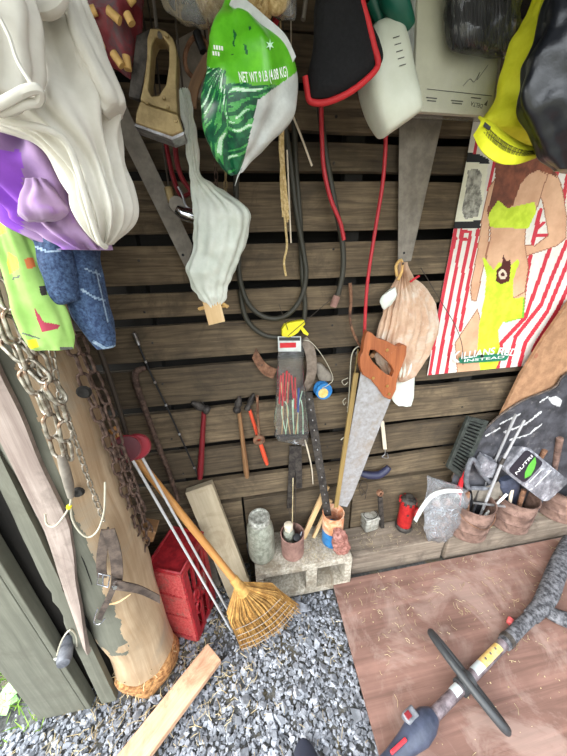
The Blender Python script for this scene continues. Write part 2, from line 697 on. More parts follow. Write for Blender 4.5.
M['denim_pale'] = rough_mat('denim_seam', S(110, 134, 160), S(160, 178, 194), 190, 0.9, 0, 0.3)
M['yellow'] = plain('yellow', S(240, 226, 40), 0.6)
M['orange'] = plain('orange', S(220, 120, 60), 0.6)
M['maroon'] = plain('maroon_reflector', S(84, 22, 32), 0.6)
M['magenta'] = plain('crimson', S(170, 50, 76), 0.7)
M['hiviz'] = rough_mat('neon_yellow_cloth', S(216, 216, 24), S(236, 236, 52), 14, 0.75, 0, 0.1)
M['black'] = plain('black', S(22, 22, 24), 0.6)
M['blackcloth'] = rough_mat('black_cloth', S(10, 10, 13), S(20, 20, 23), 150, 0.9, 0, 0.3)
M['blackbag'] = rough_mat('black_plastic_bag', S(20, 22, 27), S(27, 29, 35), 40, 0.28, 0, 0.3)
M['redpipe'] = plain('red_piping', S(206, 40, 46), 0.6)
M['redcable'] = plain('red_cable', S(190, 44, 54), 0.45)
M['hose'] = plain('black_hose', S(58, 56, 46), 0.55)
M['steel'] = rough_mat('worn_steel', S(130, 128, 128), S(190, 190, 192), 30, 0.38, 0.75, 0.1, S(120, 104, 88), 10)
M['sawsteel'] = rough_mat('saw_steel', S(146, 142, 136), S(180, 180, 184), 60, 0.5, 0.3, 0.05, S(158, 142, 122), 9, lo=0.3, hi=0.7, lo3=0.5, hi3=0.8)
M['dullsteel'] = rough_mat('dull_grey_steel', S(122, 114, 104), S(146, 138, 126), 26, 0.6, 0.15, 0.1)
M['chain'] = rough_mat('chain_steel', S(120, 112, 98), S(196, 190, 176), 60, 0.42, 0.7, 0.2, S(120, 80, 48), 22)
M['rustchain'] = rough_mat('rusty_chain_iron', S(64, 48, 40), S(112, 90, 78), 60, 0.75, 0.3, 0.3)
M['rust'] = rough_mat('rust', S(104, 70, 50), S(150, 110, 84), 40, 0.85, 0.1, 0.3, S(74, 54, 44), 14)
M['rustpink'] = rough_mat('old_rusty_tin', S(102, 78, 68), S(140, 112, 100), 26, 0.8, 0.1, 0.2, S(80, 60, 52), 16)
M['iron'] = rough_mat('dark_iron', S(46, 42, 40), S(84, 78, 72), 40, 0.65, 0.4, 0.3)
M['chrome'] = plain('chrome', S(210, 212, 216), 0.18, 1.0)
M['gold'] = rough_mat('khaki_metal', S(132, 112, 74), S(166, 144, 100), 30, 0.45, 0.35, 0.1)
M['leather'] = rough_mat('old_leather', S(58, 48, 42), S(98, 84, 74), 40, 0.5, 0, 0.25)
M['beltgrey'] = rough_mat('grey_brown_belt', S(92, 80, 70), S(134, 120, 106), 25, 0.7, 0, 0.15)
M['wire'] = plain('pale_wire', S(196, 190, 170), 0.5, 0.3)
M['darkwire'] = plain('dark_wire', S(70, 62, 54), 0.6, 0.3)
M['crate'] = rough_mat('red_plastic_crate', S(130, 20, 30), S(166, 34, 42), 40, 0.5, 0, 0.1, S(150, 90, 84), 30, lo3=0.6, hi3=0.8)
M['crate_lit'] = rough_mat('lit_dirty_red_plastic', S(172, 52, 54), S(196, 90, 86), 120, 0.6, 0, 0.6, S(128, 92, 82), 26, lo3=0.52, hi3=0.7)  # paler red puts the light on the crate's lit face; grey dirt mixed in
M['reflector'] = plain('red_reflector', S(150, 12, 36), 0.5)
M['whitemetal'] = plain('white_rod', S(214, 214, 214), 0.35, 0.2)
M['bristle'] = rough_mat('broom_straw', S(150, 108, 52), S(196, 152, 84), 30, 0.8, 0, 0, vary=0.5)
M['thread'] = plain('pale_thread', S(164, 156, 146), 0.8)
M['jar'] = rough_mat('dusty_jar_glass', S(112, 114, 100), S(158, 160, 146), 50, 0.3, 0, 0.2, S(150, 150, 136), 14)
M['jarlid'] = rough_mat('dusty_zinc_lid', S(140, 140, 130), S(206, 206, 196), 70, 0.6, 0.3, 0.4)
M['clay'] = rough_mat('reddish_can', S(132, 98, 88), S(160, 124, 112), 30, 0.8, 0, 0.15)
M['orangecan'] = rough_mat('orange_paint', S(206, 128, 84), S(232, 170, 130), 40, 0.5, 0, 0.05, S(236, 206, 176), 30)
M['bluecan'] = rough_mat('blue_paint', S(30, 100, 160), S(50, 130, 190), 40, 0.45, 0, 0.05)
M['cream'] = plain('cream', S(228, 214, 190), 0.6)
M['fleshrust'] = rough_mat('pink_rust', S(120, 70, 60), S(180, 130, 118), 60, 0.6, 0, 0.4, S(100, 64, 52), 30)
M['jack'] = rough_mat('red_enamel', S(150, 22, 26), S(182, 40, 38), 40, 0.4, 0, 0.1, S(90, 40, 36), 40, lo3=0.6, hi3=0.7)
M['tin'] = rough_mat('tin_box', S(150, 148, 138), S(196, 194, 184), 50, 0.45, 0.3, 0.15, S(124, 110, 92), 20)
M['navy'] = plain('navy_rubber', S(44, 46, 72), 0.5)
M['sawhandle'] = wood('orange_saw_handle', S(136, 72, 40), S(182, 108, 64), 0.4, 80, 0.03)
M['rulerwood'] = wood('yellow_strip', S(120, 98, 54), S(160, 134, 80), 0.6, 80, 0.05)
M['palemetal'] = plain('pale_metal', S(172, 172, 174), 0.4, 0.1)
M['brass'] = plain('brass', S(190, 150, 90), 0.35, 0.8)
M['redwood'] = plain('dark_red_handle', S(124, 30, 38), 0.45)
M['orangered'] = plain('orange_red_handle', S(226, 84, 54), 0.5)
M['brownhandle'] = wood('brown_handle', S(112, 80, 52), S(166, 126, 86), 0.5, 70, 0.05)
M['seedgreen'] = rough_mat('lime_green_print', S(88, 176, 34), S(110, 200, 48), 20, 0.3, 0, 0.1)
M['seeddark'] = rough_mat('dark_green_print', S(14, 70, 50), S(24, 110, 66), 60, 0.3, 0, 0.1)
M['seedmid'] = rough_mat('mid_green_print', S(40, 140, 60), S(110, 190, 110), 60, 0.3, 0, 0.1)
M['seedpale'] = rough_mat('pale_green_print', S(170, 220, 180), S(220, 240, 220), 60, 0.3, 0, 0.1)
M['seedgrey'] = rough_mat('grey_white_print', S(186, 190, 186), S(214, 218, 214), 20, 0.35, 0, 0.1)
M['white'] = plain('white', S(238, 238, 236), 0.5)
M['whitebag'] = rough_mat('white_plastic_bag', S(206, 212, 200), S(228, 232, 222), 14, 0.4, 0, 0.1, trans=0.3)
M['tanbag'] = rough_mat('tan_plastic_bag', S(186, 152, 126), S(210, 180, 154), 14, 0.35, 0, 0.1, S(208, 194, 178), 8, trans=0.2)
M['jug'] = rough_mat('milky_white_plastic', S(214, 218, 200), S(226, 230, 214), 9, 0.4, 0, 0.05, trans=0.2)
M['greenplastic'] = plain('dark_green_plastic', S(18, 92, 74), 0.4)
M['paper'] = rough_mat('aged_white_paper', S(224, 222, 200), S(238, 236, 216), 12, 0.7, 0, 0.05)
M['ink'] = plain('grey_ink', S(90, 90, 84), 0.7)
M['film'] = film('clear_film', tint=(1, 1, 1, 1), haze=0.03, rough=0.1)
M['hazyfilm'] = film('hazy_film', haze=0.16, rough=0.2)
M['candyred'] = rough_mat('maroon_print', S(104, 26, 34), S(150, 60, 70), 16, 0.45, 0, 0.1, S(96, 78, 84), 22)
M['peg'] = plain('tan_peg', S(222, 180, 110), 0.6)
M['twine'] = rough_mat('jute_twine', S(190, 160, 104), S(226, 202, 150), 120, 0.9, 0, 0.5)
M['posterwhite'] = plain('poster_white', S(232, 226, 216), 0.6)
M['posterred'] = plain('poster_red', S(206, 50, 66), 0.6)
M['skin'] = rough_mat('printed_skin_tone', S(206, 158, 124), S(226, 182, 146), 8, 0.6, 0, 0)
M['skindark'] = plain('printed_shaded_tone', S(160, 104, 76), 0.6)
M['hair'] = rough_mat('printed_auburn', S(104, 54, 34), S(146, 82, 54), 26, 0.6, 0, 0)
M['lime'] = rough_mat('printed_lime', S(190, 214, 40), S(216, 236, 64), 20, 0.6, 0, 0)
M['limegreen'] = plain('printed_green', S(120, 196, 60), 0.6)
M['bottle'] = plain('printed_brown', S(86, 30, 26), 0.4)
M['printgrey'] = rough_mat('printed_grey', S(110, 108, 100), S(190, 188, 176), 50, 0.6, 0, 0)
M['ribbon'] = plain('printed_teal', S(30, 124, 92), 0.6)
M['slate'] = rough_mat('black_smeared_panel', S(44, 44, 48), S(78, 78, 84), 16, 0.55, 0, 0.1, S(120, 116, 116), 14, lo3=0.58, hi3=0.72)
M['smear'] = plain('pale_smear', S(200, 200, 200), 0.7)
M['smoke'] = rough_mat('smoky_plastic', S(104, 104, 110), S(150, 150, 156), 30, 0.25, 0, 0.1, S(190, 190, 196), 30, lo3=0.58, hi3=0.66)
M['tubdark'] = plain('dark_label', S(40, 36, 46), 0.4)
M['leafgreen'] = plain('green_leaf_print', S(90, 170, 60), 0.5)
M['darkplastic'] = plain('charcoal_plastic', S(52, 54, 56), 0.5)
M['vent'] = rough_mat('dark_green_grey_plastic', S(36, 41, 38), S(58, 63, 58), 40, 0.55, 0, 0.1)
M['greyplastic'] = rough_mat('scuffed_grey_plastic', S(84, 86, 92), S(118, 120, 126), 40, 0.5, 0, 0.15)
M['bluegrey'] = rough_mat('blue_grey_plastic', S(48, 54, 70), S(66, 72, 90), 30, 0.45, 0, 0.05)
M['shaft'] = rough_mat('scuffed_shaft', S(84, 74, 78), S(136, 124, 128), 40, 0.45, 0.3, 0.15)
M['dusty'] = rough_mat('dusty_black', S(42, 42, 46), S(110, 110, 114), 60, 0.8, 0, 0.3)
M['labelyellow'] = rough_mat('label_yellow', S(206, 170, 90), S(226, 196, 130), 60, 0.5, 0, 0)
M['silver'] = plain('label_silver', S(196, 206, 206), 0.35)
M['pinkplastic'] = plain('pink_plastic', S(214, 96, 96), 0.5)
M['blue'] = plain('blue_plastic', S(50, 84, 176), 0.4)
M['redplastic'] = plain('red_plastic', S(206, 40, 50), 0.4)
M['shoe'] = plain('navy_shoe', S(40, 44, 58), 0.6)
M['chip'] = rough_mat('shiny_screw', S(120, 128, 140), S(220, 226, 234), 120, 0.3, 0.6, 0.1, vary=0.4)


# ================================================================== SETTING
CEIL = 2.05


def cord(parent, p, mat='darkwire', r=0.0022, name='hanging_cord'):
    p = V(p)
    MB().tube([p, p + V((0.004, 0, (CEIL - p.z) * 0.5)), V((p.x, p.y, CEIL))], r, 6).build(name, M[mat], parent)


fl = MB().sheet([[V((-3.2 + 0.1 * j, 0.25 - 0.1 * i, 0.004 * noise.noise(V((j * 0.4, i * 0.4, 0))) - 0.016)) for j in range(64)] for i in range(32)], 0.03)
fl.v = [p - V((0, 0, 0.0)) for p in fl.v]
struct(fl.build('floor', M['ground']))

wb = MB()
zz = [(2.045, 1.987), (1.894 + 0.085, 1.894), (1.866, 1.781), (1.756, 1.684), (1.658, 1.526), (1.492, 1.381),
      (1.355, 1.277), (1.248, 1.129), (1.097, 0.954), (0.922, 0.765), (0.735, 0.601), (0.568, 0.455)]
for i, (t, b) in enumerate(zz):
    n = 46
    g = []
    wav = 0.006 * random.random()
    for (zt, ph) in ((t, 0), ((t + b) / 2, 1), (b, 2)):
        g.append([V((-0.66 + 3.2 * j / n, 0.003 * noise.noise(V((j * 0.3, i * 3.1, ph))) - 0.002, zt + 0.005 * noise.noise(V((j * 0.22, i * 5.7, 0.4 + (ph > 1))))) ) for j in range(n + 1)])
    wb.sheet([[g[r_][j] for r_ in range(3)] for j in range(n + 1)], -0.022)
for x0, x1 in ((-0.66, -0.06), (-0.05, 0.47), (0.48, 2.5)):
    wb.box(((x0 + x1) / 2, 0.009, 0.22), (x1 - x0, 0.022, 0.425))
for k in range(46):                               # nail heads on the boards
    x = (-0.3, 0.34, 0.96, 1.62)[k % 4] + random.uniform(-.02, .02)
    t, b = zz[1 + (k // 4) % 11]
    wb.lathe([(0.004, 0), (0.004, 0.002), (0.0, 0.0028)], (x, -0.003, random.uniform(b + .02, t - .02)), (0, -1, 0), 8, 1)
struct(wb.build('wall_back', [M['plank'], M['iron']]))
for k, x in enumerate((-0.32, 0.40, 0.98, 1.66)):
    struct(MB().box((x, 0.05, 1.02), (0.06, 0.045, 2.04)).build('trim_%d' % (k + 3), M['dark_wood']))
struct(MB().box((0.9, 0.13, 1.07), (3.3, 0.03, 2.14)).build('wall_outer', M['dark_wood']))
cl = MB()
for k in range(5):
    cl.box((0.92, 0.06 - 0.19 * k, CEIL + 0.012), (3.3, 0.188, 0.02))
for k in range(5, 11):  # unseen left overhang added to keep the wall behind in shade
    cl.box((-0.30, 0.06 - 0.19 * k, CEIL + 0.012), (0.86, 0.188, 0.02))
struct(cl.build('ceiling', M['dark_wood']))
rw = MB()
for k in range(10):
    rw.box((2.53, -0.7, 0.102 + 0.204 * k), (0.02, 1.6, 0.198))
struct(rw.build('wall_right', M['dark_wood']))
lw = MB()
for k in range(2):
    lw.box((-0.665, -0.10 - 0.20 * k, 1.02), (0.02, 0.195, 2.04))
lw.box((-0.66, -0.36, 1.02), (0.20, 0.02, 2.04))  # dark board added so the gap between the grey boards reads as shade
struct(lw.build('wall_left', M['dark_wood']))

# upright boards left of the post, a door board and the jamb beside it
dr = MB().box((-0.728, -0.41, 1.015), (0.150, 0.024, 2.03))
dr.box((-0.643, -0.405, 1.015), (0.017, 0.035, 2.03))
d1 = struct(dr.build('door_1', M['grey_board'], bev=0.002))
tr = MB()
g = []
for k in range(60):
    z = 0.01 + 2.03 * k / 59
    cut = 0.012 * noise.noise(V((0, 0, z * 9))) + (0.016 if 0.42 < z < 0.7 and noise.noise(V((3, 1, z * 14))) > 0 else 0)
    xl, xr = -0.608 + 0.045 * z, -0.55 + 0.025 * z
    g.append([V((xl, -0.398, z)), V((xl + 0.008 + cut * 0.4, -0.42, z)), V((xl + 0.03, -0.421, z)), V((xr - cut * 0.3, -0.42, z))])
tr.sheet(g, -0.02)
struct(tr.build('trim_1', M['grey_board']))
tr = MB()
g = []
for k in range(60):
    z = 0.36 + 1.68 * k / 59
    q = min(1, max(0, (z - 0.38) / 0.5))
    wd = 0.010 + 0.045 * q + 0.004 * noise.noise(V((0, 5, z * 8)))
    x = -0.548 + 0.056 * q + 0.004 * noise.noise(V((0, 9, z * 4)))
    g.append([V((x - 0.012, -0.412, z)), V((x, -0.436 - 0.006 * q, z)), V((x + wd * 0.6, -0.442 - 0.004 * q, z)), V((x + wd, -0.444, z))])
tr.sheet(g, -0.012)
struct(tr.build('trim_2', M['strip']))
# latch fixed to the door board
lt = thing('door_latch', 'small grey round latch knob in the dark gap between the two grey boards', 'latch', P(66, 648, -0.43))
MB().lathe([(0.0, 0.05), (0.016, 0.048), (0.02, 0.035), (0.017, 0.0), (0.017, -0.02)], P(67, 646, -0.42), (0.3, -1, 0.1), 20).build('knob', M['greyplastic'], lt)
MB().tube(spline([P(57, 655, -0.425), P(62, 640, -0.43), P(70, 630, -0.425), P(76, 636, -0.42), P(77, 646, -0.42)], 4), 0.0025, 6).build('wire_loop', M['wire'], lt)
MB().box(P(60, 657, -0.42), (0.03, 0.012, 0.012)).build('catch', M['jarlid'], lt, bev=0.002)

# post
pc = V((-0.46, -0.33, 0))
po = thing('timber_post', 'thick pale round timber post standing at the left, rotted at its foot', 'post', pc)
mb = MB()
prof = [(0.101 + 0.004 * noise.noise(V((1, 2, z * 4))), z) for z in [0.10 + 1.945 * k / 360 for k in range(361)]]
mb.lathe(prof, pc, n=220, wob=0.08)
for (px, py, h) in ((78, 492, 0.012), (84, 392, 0.02)):          # two knots
    q = P(px, py, -0.428)
    mb.lathe([(0.014, 0), (0.01, 0.006), (0.004, 0.004), (0.0, 0.001)], q, (0.2, -1, 0), 12, 1)
crack = [(52, 488), (66, 520), (80, 552), (92, 585)]
mb.paint(lambda x, y, c: 0 if False else (2 if c.z > 0.33 + 0.1 * noise.noise(c * 30) and x < 31 + (y - 400) * 0.395 + 7 * noise.noise(c * 14) + 3 * noise.noise(c * 50) and c.y < -0.3 and c.z < 1.4 else None))
mb.tube(spline([P(x, y, -0.4285) for x, y in crack], 5), [0.0006, 0.002, 0.0016, 0.0005], 6, mi=1)
mb.build('trunk', [M['post'], M['dark_wood'], M['grey_board']], po)
mb = MB()
mb.lathe([(0.085, -0.02), (0.095, 0.03), (0.090, 0.07), (0.094, 0.10), (0.088, 0.12)], pc, n=80, wob=0.35)
mb.build('rotted_foot', M['rot'], po, label='splintered orange brown rotted foot')
fb = MB()
for k in range(150):
    a = random.uniform(math.pi * 1.0, math.pi * 2.05)
    z = random.uniform(0.0, 0.13)
    p = pc + V((math.cos(a) * 0.094, math.sin(a) * 0.094, z))
    d = V((math.cos(a) * random.uniform(0.0, 0.02), math.sin(a) * random.uniform(0.0, 0.02), random.uniform(-0.03, 0.03)))
    fb.tube([p, p + d], [0.002, 0.0006], 4)
fo = fb.build('wood_splinters', M['straw'], po)
fo['kind'] = 'stuff'

# ================================================================== GROUND COVER
gb = MB()


def blocked(x, y):
    if (V((x, y, 0)) - pc).length < 0.10:
        return True
    if x > 0.322 and y > -0.76:
        return True
    if y > -0.20 and -0.05 < x:
        return True
    return False


def chip(mb, x, y, z, s):
    a = random.uniform(0, 6.28)
    fl = random.uniform(0.25, 0.6)
    M3 = Matrix.Rotation(a, 3, 'Z') @ Matrix.Rotation(random.gauss(0, .3), 3, 'X') @ Matrix.Rotation(random.gauss(0, .3), 3, 'Y')
    n = random.choice((4, 5, 5, 6))
    st = random.uniform(0.5, 1.0)
    lo, hi = [], []
    for k in range(n):
        t = 6.28 * k / n + random.uniform(-.35, .35)
        r = s * random.uniform(0.7, 1.15)
        lo.append(V((x, y, z)) + M3 @ V((math.cos(t) * r, math.sin(t) * r * st, -s * fl * 0.5)))
        r *= random.uniform(0.65, 0.95)
        hi.append(V((x, y, z)) + M3 @ V((math.cos(t) * r, math.sin(t) * r * st, s * fl * 0.5)))
    F = [tuple(range(n, 2 * n))] + [(k, (k + 1) % n, n + (k + 1) % n, n + k) for k in range(n)]
    mb.add(lo + hi, F)


cnt = 0
while cnt < 21000:
    x = random.uniform(-1.25, 0.42)
    y = random.uniform(-0.95, 0.0)
    if blocked(x, y):
        continue
    cnt += 1
    if x < -0.12 and y > -0.42 and random.random() < 0.45:
        continue
    if x < -0.80 and y > -0.43 and random.random() < 0.75:
        continue
    s = random.choice((0.004, 0.005, 0.006, 0.007, 0.009, 0.011)) * random.uniform(0.8, 1.3)
    if random.random() < 0.025:
        s *= 2.0
    chip(gb, x, y, random.uniform(-0.012, 0.002) + s * 0.2, s)
tag(gb.build('gravel', M['gravel'], smooth=0, origin=(0, -0.4, 0)), 'loose bluish grey slate gravel covering the ground', 'gravel', kind='stuff')
stn = []
for (px, py, s) in ((300, 607, 0.042), (246, 700, 0.02), (303, 690, 0.02), (330, 712, 0.018), (94, 716, 0.022), (68, 745, 0.022), (275, 735, 0.018), (323, 668, 0.02)):
    p = G(px, py, 0.004)
    mb = MB()
    chip(mb, p.x, p.y, p.z + s * 0.12, s)
    o = mb.build('slate_stone', M['gravel'], smooth=0)
    stn.append(o)
LBL = ['broad flat slate piece lying in front of the cinder block', 'slate chip on the gravel right of the pinkish plank', 'slate chip on the gravel at mid floor left of the plywood',
       'slate chip on the gravel close to the plywood edge, nearest the shoe', 'bluish flat stone at the foot of the grey boards', 'bluish flat stone at the lower left by the weed', 'slate chip on the gravel just above the dark shoe', 'slate chip beside the upper left edge of the plywood']
for o, l in zip(stn, LBL):
    tag(o, l, 'stone', 'larger slate pieces in the gravel')

sb = MB()


def strand(mb, x, y, z, ln, r):
    a = random.uniform(0, 6.28)
    d = V((math.cos(a), math.sin(a), 0)) * ln
    c = V((-d.y, d.x, 0)) * random.uniform(-.5, .5)
    p = V((x, y, z))
    mb.tube([p, p + d * 0.5 + c * 0.5 + V((0, 0, ln * random.uniform(0.02, .15))), p + d + V((0, 0, random.uniform(0, .004)))], r, 4, caps=False)


for k in range(900):
    if k < 450:
        x, y = random.uniform(-0.75, -0.05), random.uniform(-0.55, -0.05)
        if (V((x, y, 0)) - pc).length < 0.105:
            continue
        strand(sb, x, y, 0.008, random.uniform(0.012, 0.05), 0.0009)
    else:
        x, y = random.uniform(-0.9, 0.3), random.uniform(-0.9, -0.1)
        if blocked(x, y):
            continue
        strand(sb, x, y, 0.008, random.uniform(0.008, 0.03), 0.0007)
tag(sb.build('dry_straw', M['straw'], origin=(-0.3, -0.3, 0)), 'dry straw and wood shreds scattered over the ground', 'straw', kind='stuff')
gr = MB()
for k in range(4200):
    x, y = random.uniform(-1.5, -0.78), random.uniform(-0.46, 0.15)
    if random.random() < (y + 0.46) * 2.2 + 0.2:
        h = random.uniform(0.02, 0.06)
        d = V((random.uniform(-.03, .03), random.uniform(-.03, .03), h))
        s = V((random.uniform(-1, 1), random.uniform(-1, 1), 0)).normalized() * 0.0022
        p = V((x, y, -0.01))
        gr.add([p - s, p + s, p + d * 0.6 + s * 0.7, p + d, p + d * 0.6 - s * 0.7], [(0, 1, 2, 3, 4)])
tag(gr.build('grass', M['grass'], smooth=0, origin=(-1.1, -0.15, 0)), 'short sunlit grass outside, left of the grey boards', 'grass', kind='stuff')
wdp = G(6, 705, 0.0)
wd = thing('leafy_weed', 'green leafy weed at the lower left edge of the gravel', 'weed', wdp)
for k in range(7):
    a = 0.9 * k
    c = wdp + V((0, 0, 0.0))
    d = V((math.cos(a), math.sin(a), 0))
    s = V((-d.y, d.x, 0))
    ln = 0.045 + 0.012 * (k % 3)
    g = []
    for i in range(6):
        t = i / 5
        wdt = 0.017 * math.sin(math.pi * min(1, t * 0.95 + 0.05)) + 0.0008
        q = c + d * ln * t + V((0, 0, 0.02 + 0.03 * t - 0.035 * t * t))
        g.append([q - s * wdt, q - V((0, 0, 0.003)), q + s * wdt])
    MB().sheet(g, 0.0008).build('leaf', M['leaf'], wd)
MB().tube([wdp, wdp + V((0.003, 0, 0.022))], 0.003, 6).build('stem', M['leaf'], wd)

# ================================================================== PLYWOOD AND TRIMMER
pw = MB()
pz = 0.028
cs = [V((0.330, -0.180, pz)), V((2.3, -0.180, pz)), V((2.3, -1.5, pz)), V((0.285, -1.5, pz))]
pw.prism(cs, (0, 0, -0.016))
for f in range(len(pw.uv)):
    pw.uv[f] = [(q[1], q[0]) for q in pw.uv[f]]
pl = tag(pw.build('plywood_sheet', M['ply'], smooth=0), 'large weathered reddish plywood sheet lying on the ground at the right', 'plywood sheet')
MB().beam((0.34, -0.30, 0.005), (2.2, -0.30, 0.005), (0, 0.05, 0), (0, 0, 0.015)).build('batten', M['timber'], pl)
MB().beam((0.34, -1.2, 0.005), (2.2, -1.2, 0.005), (0, 0.05, 0), (0, 0, 0.015)).build('batten', M['timber'], pl)
sb = MB()
for k in range(300):
    x, y = random.uniform(0.36, 1.7), -0.2 - abs(random.gauss(0, 0.22))
    if y > -0.85:
        strand(sb, x, y, pz + 0.001, random.uniform(0.006, 0.03), 0.0006)
for k in range(160):
    x, y = random.uniform(0.4, 1.6), random.uniform(-0.8, -0.2)
    chip(sb, x, y, pz + 0.001, random.uniform(0.0015, 0.0035))
tag(sb.build('straw_debris', M['straw'], origin=(0.9, -0.4, pz)), 'bits of straw and chaff strewn over the plywood', 'straw', kind='stuff')

A = G(408, 742, 0.075)
B = G(436, 708, 0.075)
D = G(508, 616, 0.06)
E_ = G(545, 565, 0.06)
ax = (D - B).normalized()
tm = thing('string_trimmer', 'grass trimmer lying across the plywood with a black loop handle and red trigger', 'string trimmer', (B + D) / 2 - V((0, 0, 0.03)))
MB().tube([G(428, 721, 0.062), G(516, 631, 0.06)], 0.0175, 18).build('shaft', M['shaft'], tm)
MB().tube([G(504, 644, 0.06), G(518, 629, 0.06), G(535, 613, 0.06)], 0.0225, 18).build('coupling', M['dusty'], tm)
MB().tube([G(506, 641.5, 0.06), G(509, 638.5, 0.06)], 0.0255, 18).build('collar', M['iron'], tm)
mb = MB()
mb.tube(spline([G(531, 617, 0.067), G(541, 606, 0.067), G(549, 592, 0.067), G(559, 566, 0.067), G(572, 541, 0.07)], 5), [0.026, 0.03, 0.036, 0.036, 0.036], 16, flat=0.7)
mb.tube(spline([G(540, 606, 0.055), G(556, 616, 0.05), G(592, 628, 0.045)], 5), [0.022, 0.03, 0.034], 14, flat=0.7)
mb.build('motor_guard', M['dusty'], tm)
# grip housing
gdir = (G(432, 713, .07) - G(380, 765, .07))
mb = MB()
p0, p1, p2, p3, p4 = G(434, 715, 0.062), G(427, 721, 0.064), G(418, 731, 0.066), G(406, 744, 0.066), G(372, 780, 0.06)
mb.tube(spline([p0, p1, p2, p3, G(392, 759, 0.063), p4], 6), [0.019, 0.034, 0.038, 0.028, 0.022, 0.022], 24, flat=0.85)
mb.build('grip_housing', M['bluegrey'], tm, smooth=60)
up = V((-ax.y, ax.x, 0))
MB().beam(G(391, 753, 0.085), G(406, 739, 0.095), up * 0.009, V((0, 0, 0.01))).build('trigger', M['redplastic'], tm, bev=0.002, label='red trigger')
MB().beam(G(405, 721, 0.082), G(415, 711, 0.082), up * 0.032, V((0, 0, 0.03))).build('switch_pod', M['greyplastic'], tm, bev=0.006)
MB().beam(G(406, 717, 0.098), G(410, 713, 0.098), up * 0.016, V((0, 0, 0.006))).build('switch', M['redwood'], tm, bev=0.001)
# loop handle, standing across the shaft and seen edge on
hc = G(465, 676, 0.09)
side = up
mb = MB()
e1 = (G(497, 712, 0.05) - G(436, 634, 0.05)).normalized()
vd = (CAM - hc).normalized()
e3 = (vd - e1 * vd.dot(e1)).normalized()
e3 = (e3 - ax * 0.13).normalized()
loop = []
for k in range(40):
    t = 6.283 * k / 40
    loop.append(hc + e1 * 0.135 * math.cos(t) * (1 - 0.05 * math.sin(t)) + e3 * (0.055 * math.sin(t) + 0.012))
mb.tube(loop, 0.0135, 14, closed=True)
mb.build('loop_handle', M['darkplastic'], tm)
MB().tube([G(460, 688, 0.062), G(470, 678, 0.062)], 0.026, 16).build('handle_clamp', M['darkplastic'], tm)


def shaft_label(a, b, mat, name, wd=0.012):
    a, b = V(a), V(b)
    d = (b - a).normalized()
    s = d.cross(V((0, 0, 1))).normalized()
    u = s.cross(d)
    g = []
    for i in range(2):
        q = a if i == 0 else b
        g.append([q + (s * math.sin(t) + u * math.cos(t)) * 0.0181 for t in [(-1.3 + 2.0 * k / 8) for k in range(9)]])
    return MB().sheet(g, 0.0004).build(name, mat, tm)


c1, c2 = G(474, 674, .062), G(503, 644.5, .06)
shaft_label(c1.lerp(c2, 0.0), c1.lerp(c2, 0.25), M['silver'], 'label_plate')
o = shaft_label(c1.lerp(c2, 0.25), c1.lerp(c2, 0.85), M['labelyellow'], 'warning_label')
for q in (0.38, 0.55, 0.72):
    a = c1.lerp(c2, q) + V((0, 0, 0.0186)) - ax.cross(V((0, 0, 1))) * 0.004
    MB().lathe([(0.0, 0.0012), (0.0042, 0.001), (0.0042, 0)], a, (0, -.25, 1), 10).build('pictogram', M['ink'], o)
shaft_label(G(453, 695.5, .062), G(459, 689.3, .062), M['silver'], 'label_plate')
MB().box(G(509, 622, 0.045) , (0.022, 0.016, 0.02), Matrix.Rotation(0.6, 3, 'Z')).build('x', M['pinkplastic'])
bpy.data.objects.remove(bpy.data.objects['x'])
tag(MB().box(G(510, 621, pz + 0.012), (0.026, 0.02, 0.022), Matrix.Rotation(0.6, 3, 'Z')).build('cap', M['pinkplastic'], bev=0.005), 'small pinkish red plastic cap on the plywood beside the trimmer shaft', 'cap')

# ================================================================== FLOOR THINGS
# pinkish plank on the gravel
a1, a2, b1, b2 = G(208, 645, 0.03), G(221, 661, 0.03), G(112, 762, 0.03), G(146, 765, 0.03)
tag(MB().beam((a1 + a2) / 2, (b1 + b2) / 2 + ((b1 + b2) - (a1 + a2)) * 0.03, (a2 - a1) * 1.02, (0, 0, 0.024)).build('plank', M['newwood'], smooth=0, bev=0.0015),
    'fresh pinkish plank lying flat on the gravel', 'plank')
# shoe tip
s0 = G(301, 752, 0.03)
sh = thing('shoe', 'dark navy toe of a shoe at the bottom edge on the gravel', 'shoe', V((s0.x, s0.y, 0)))
mb = MB()
RR = []
for i in range(30):
    t = (i / 29) ** 2
    y = s0.y + 0.026 - 0.28 * t
    wd = 0.048 * math.sqrt(max(0, 1 - (1 - min(1, t * 2.2)) ** 2)) + 0.004
    hh = 0.020 + 0.045 * t
    RR.append([V((s0.x + 0.01 + wd * math.cos(6.283 * k / 24), y, 0.026 + hh * max(-0.45, math.sin(6.283 * k / 24)) * min(1, 0.4 + t * 3))) for k in range(24)])
mb.rings(RR)
mb.build('upper', M['shoe'], sh)
MB().rings([[q * 1.0 - V((0, 0, 0)) if False else V((q.x, q.y, 0.003 + 0.016 * j)) for q in [V((s0.x + 0.01 + (q2.x - s0.x - 0.01) * 1.06, q2.y, 0)) for q2 in [r_[0] for r_ in RR] + [r_[12] for r_ in RR[::-1]]]] for j in range(2)]).build('sole', M['black'], sh)

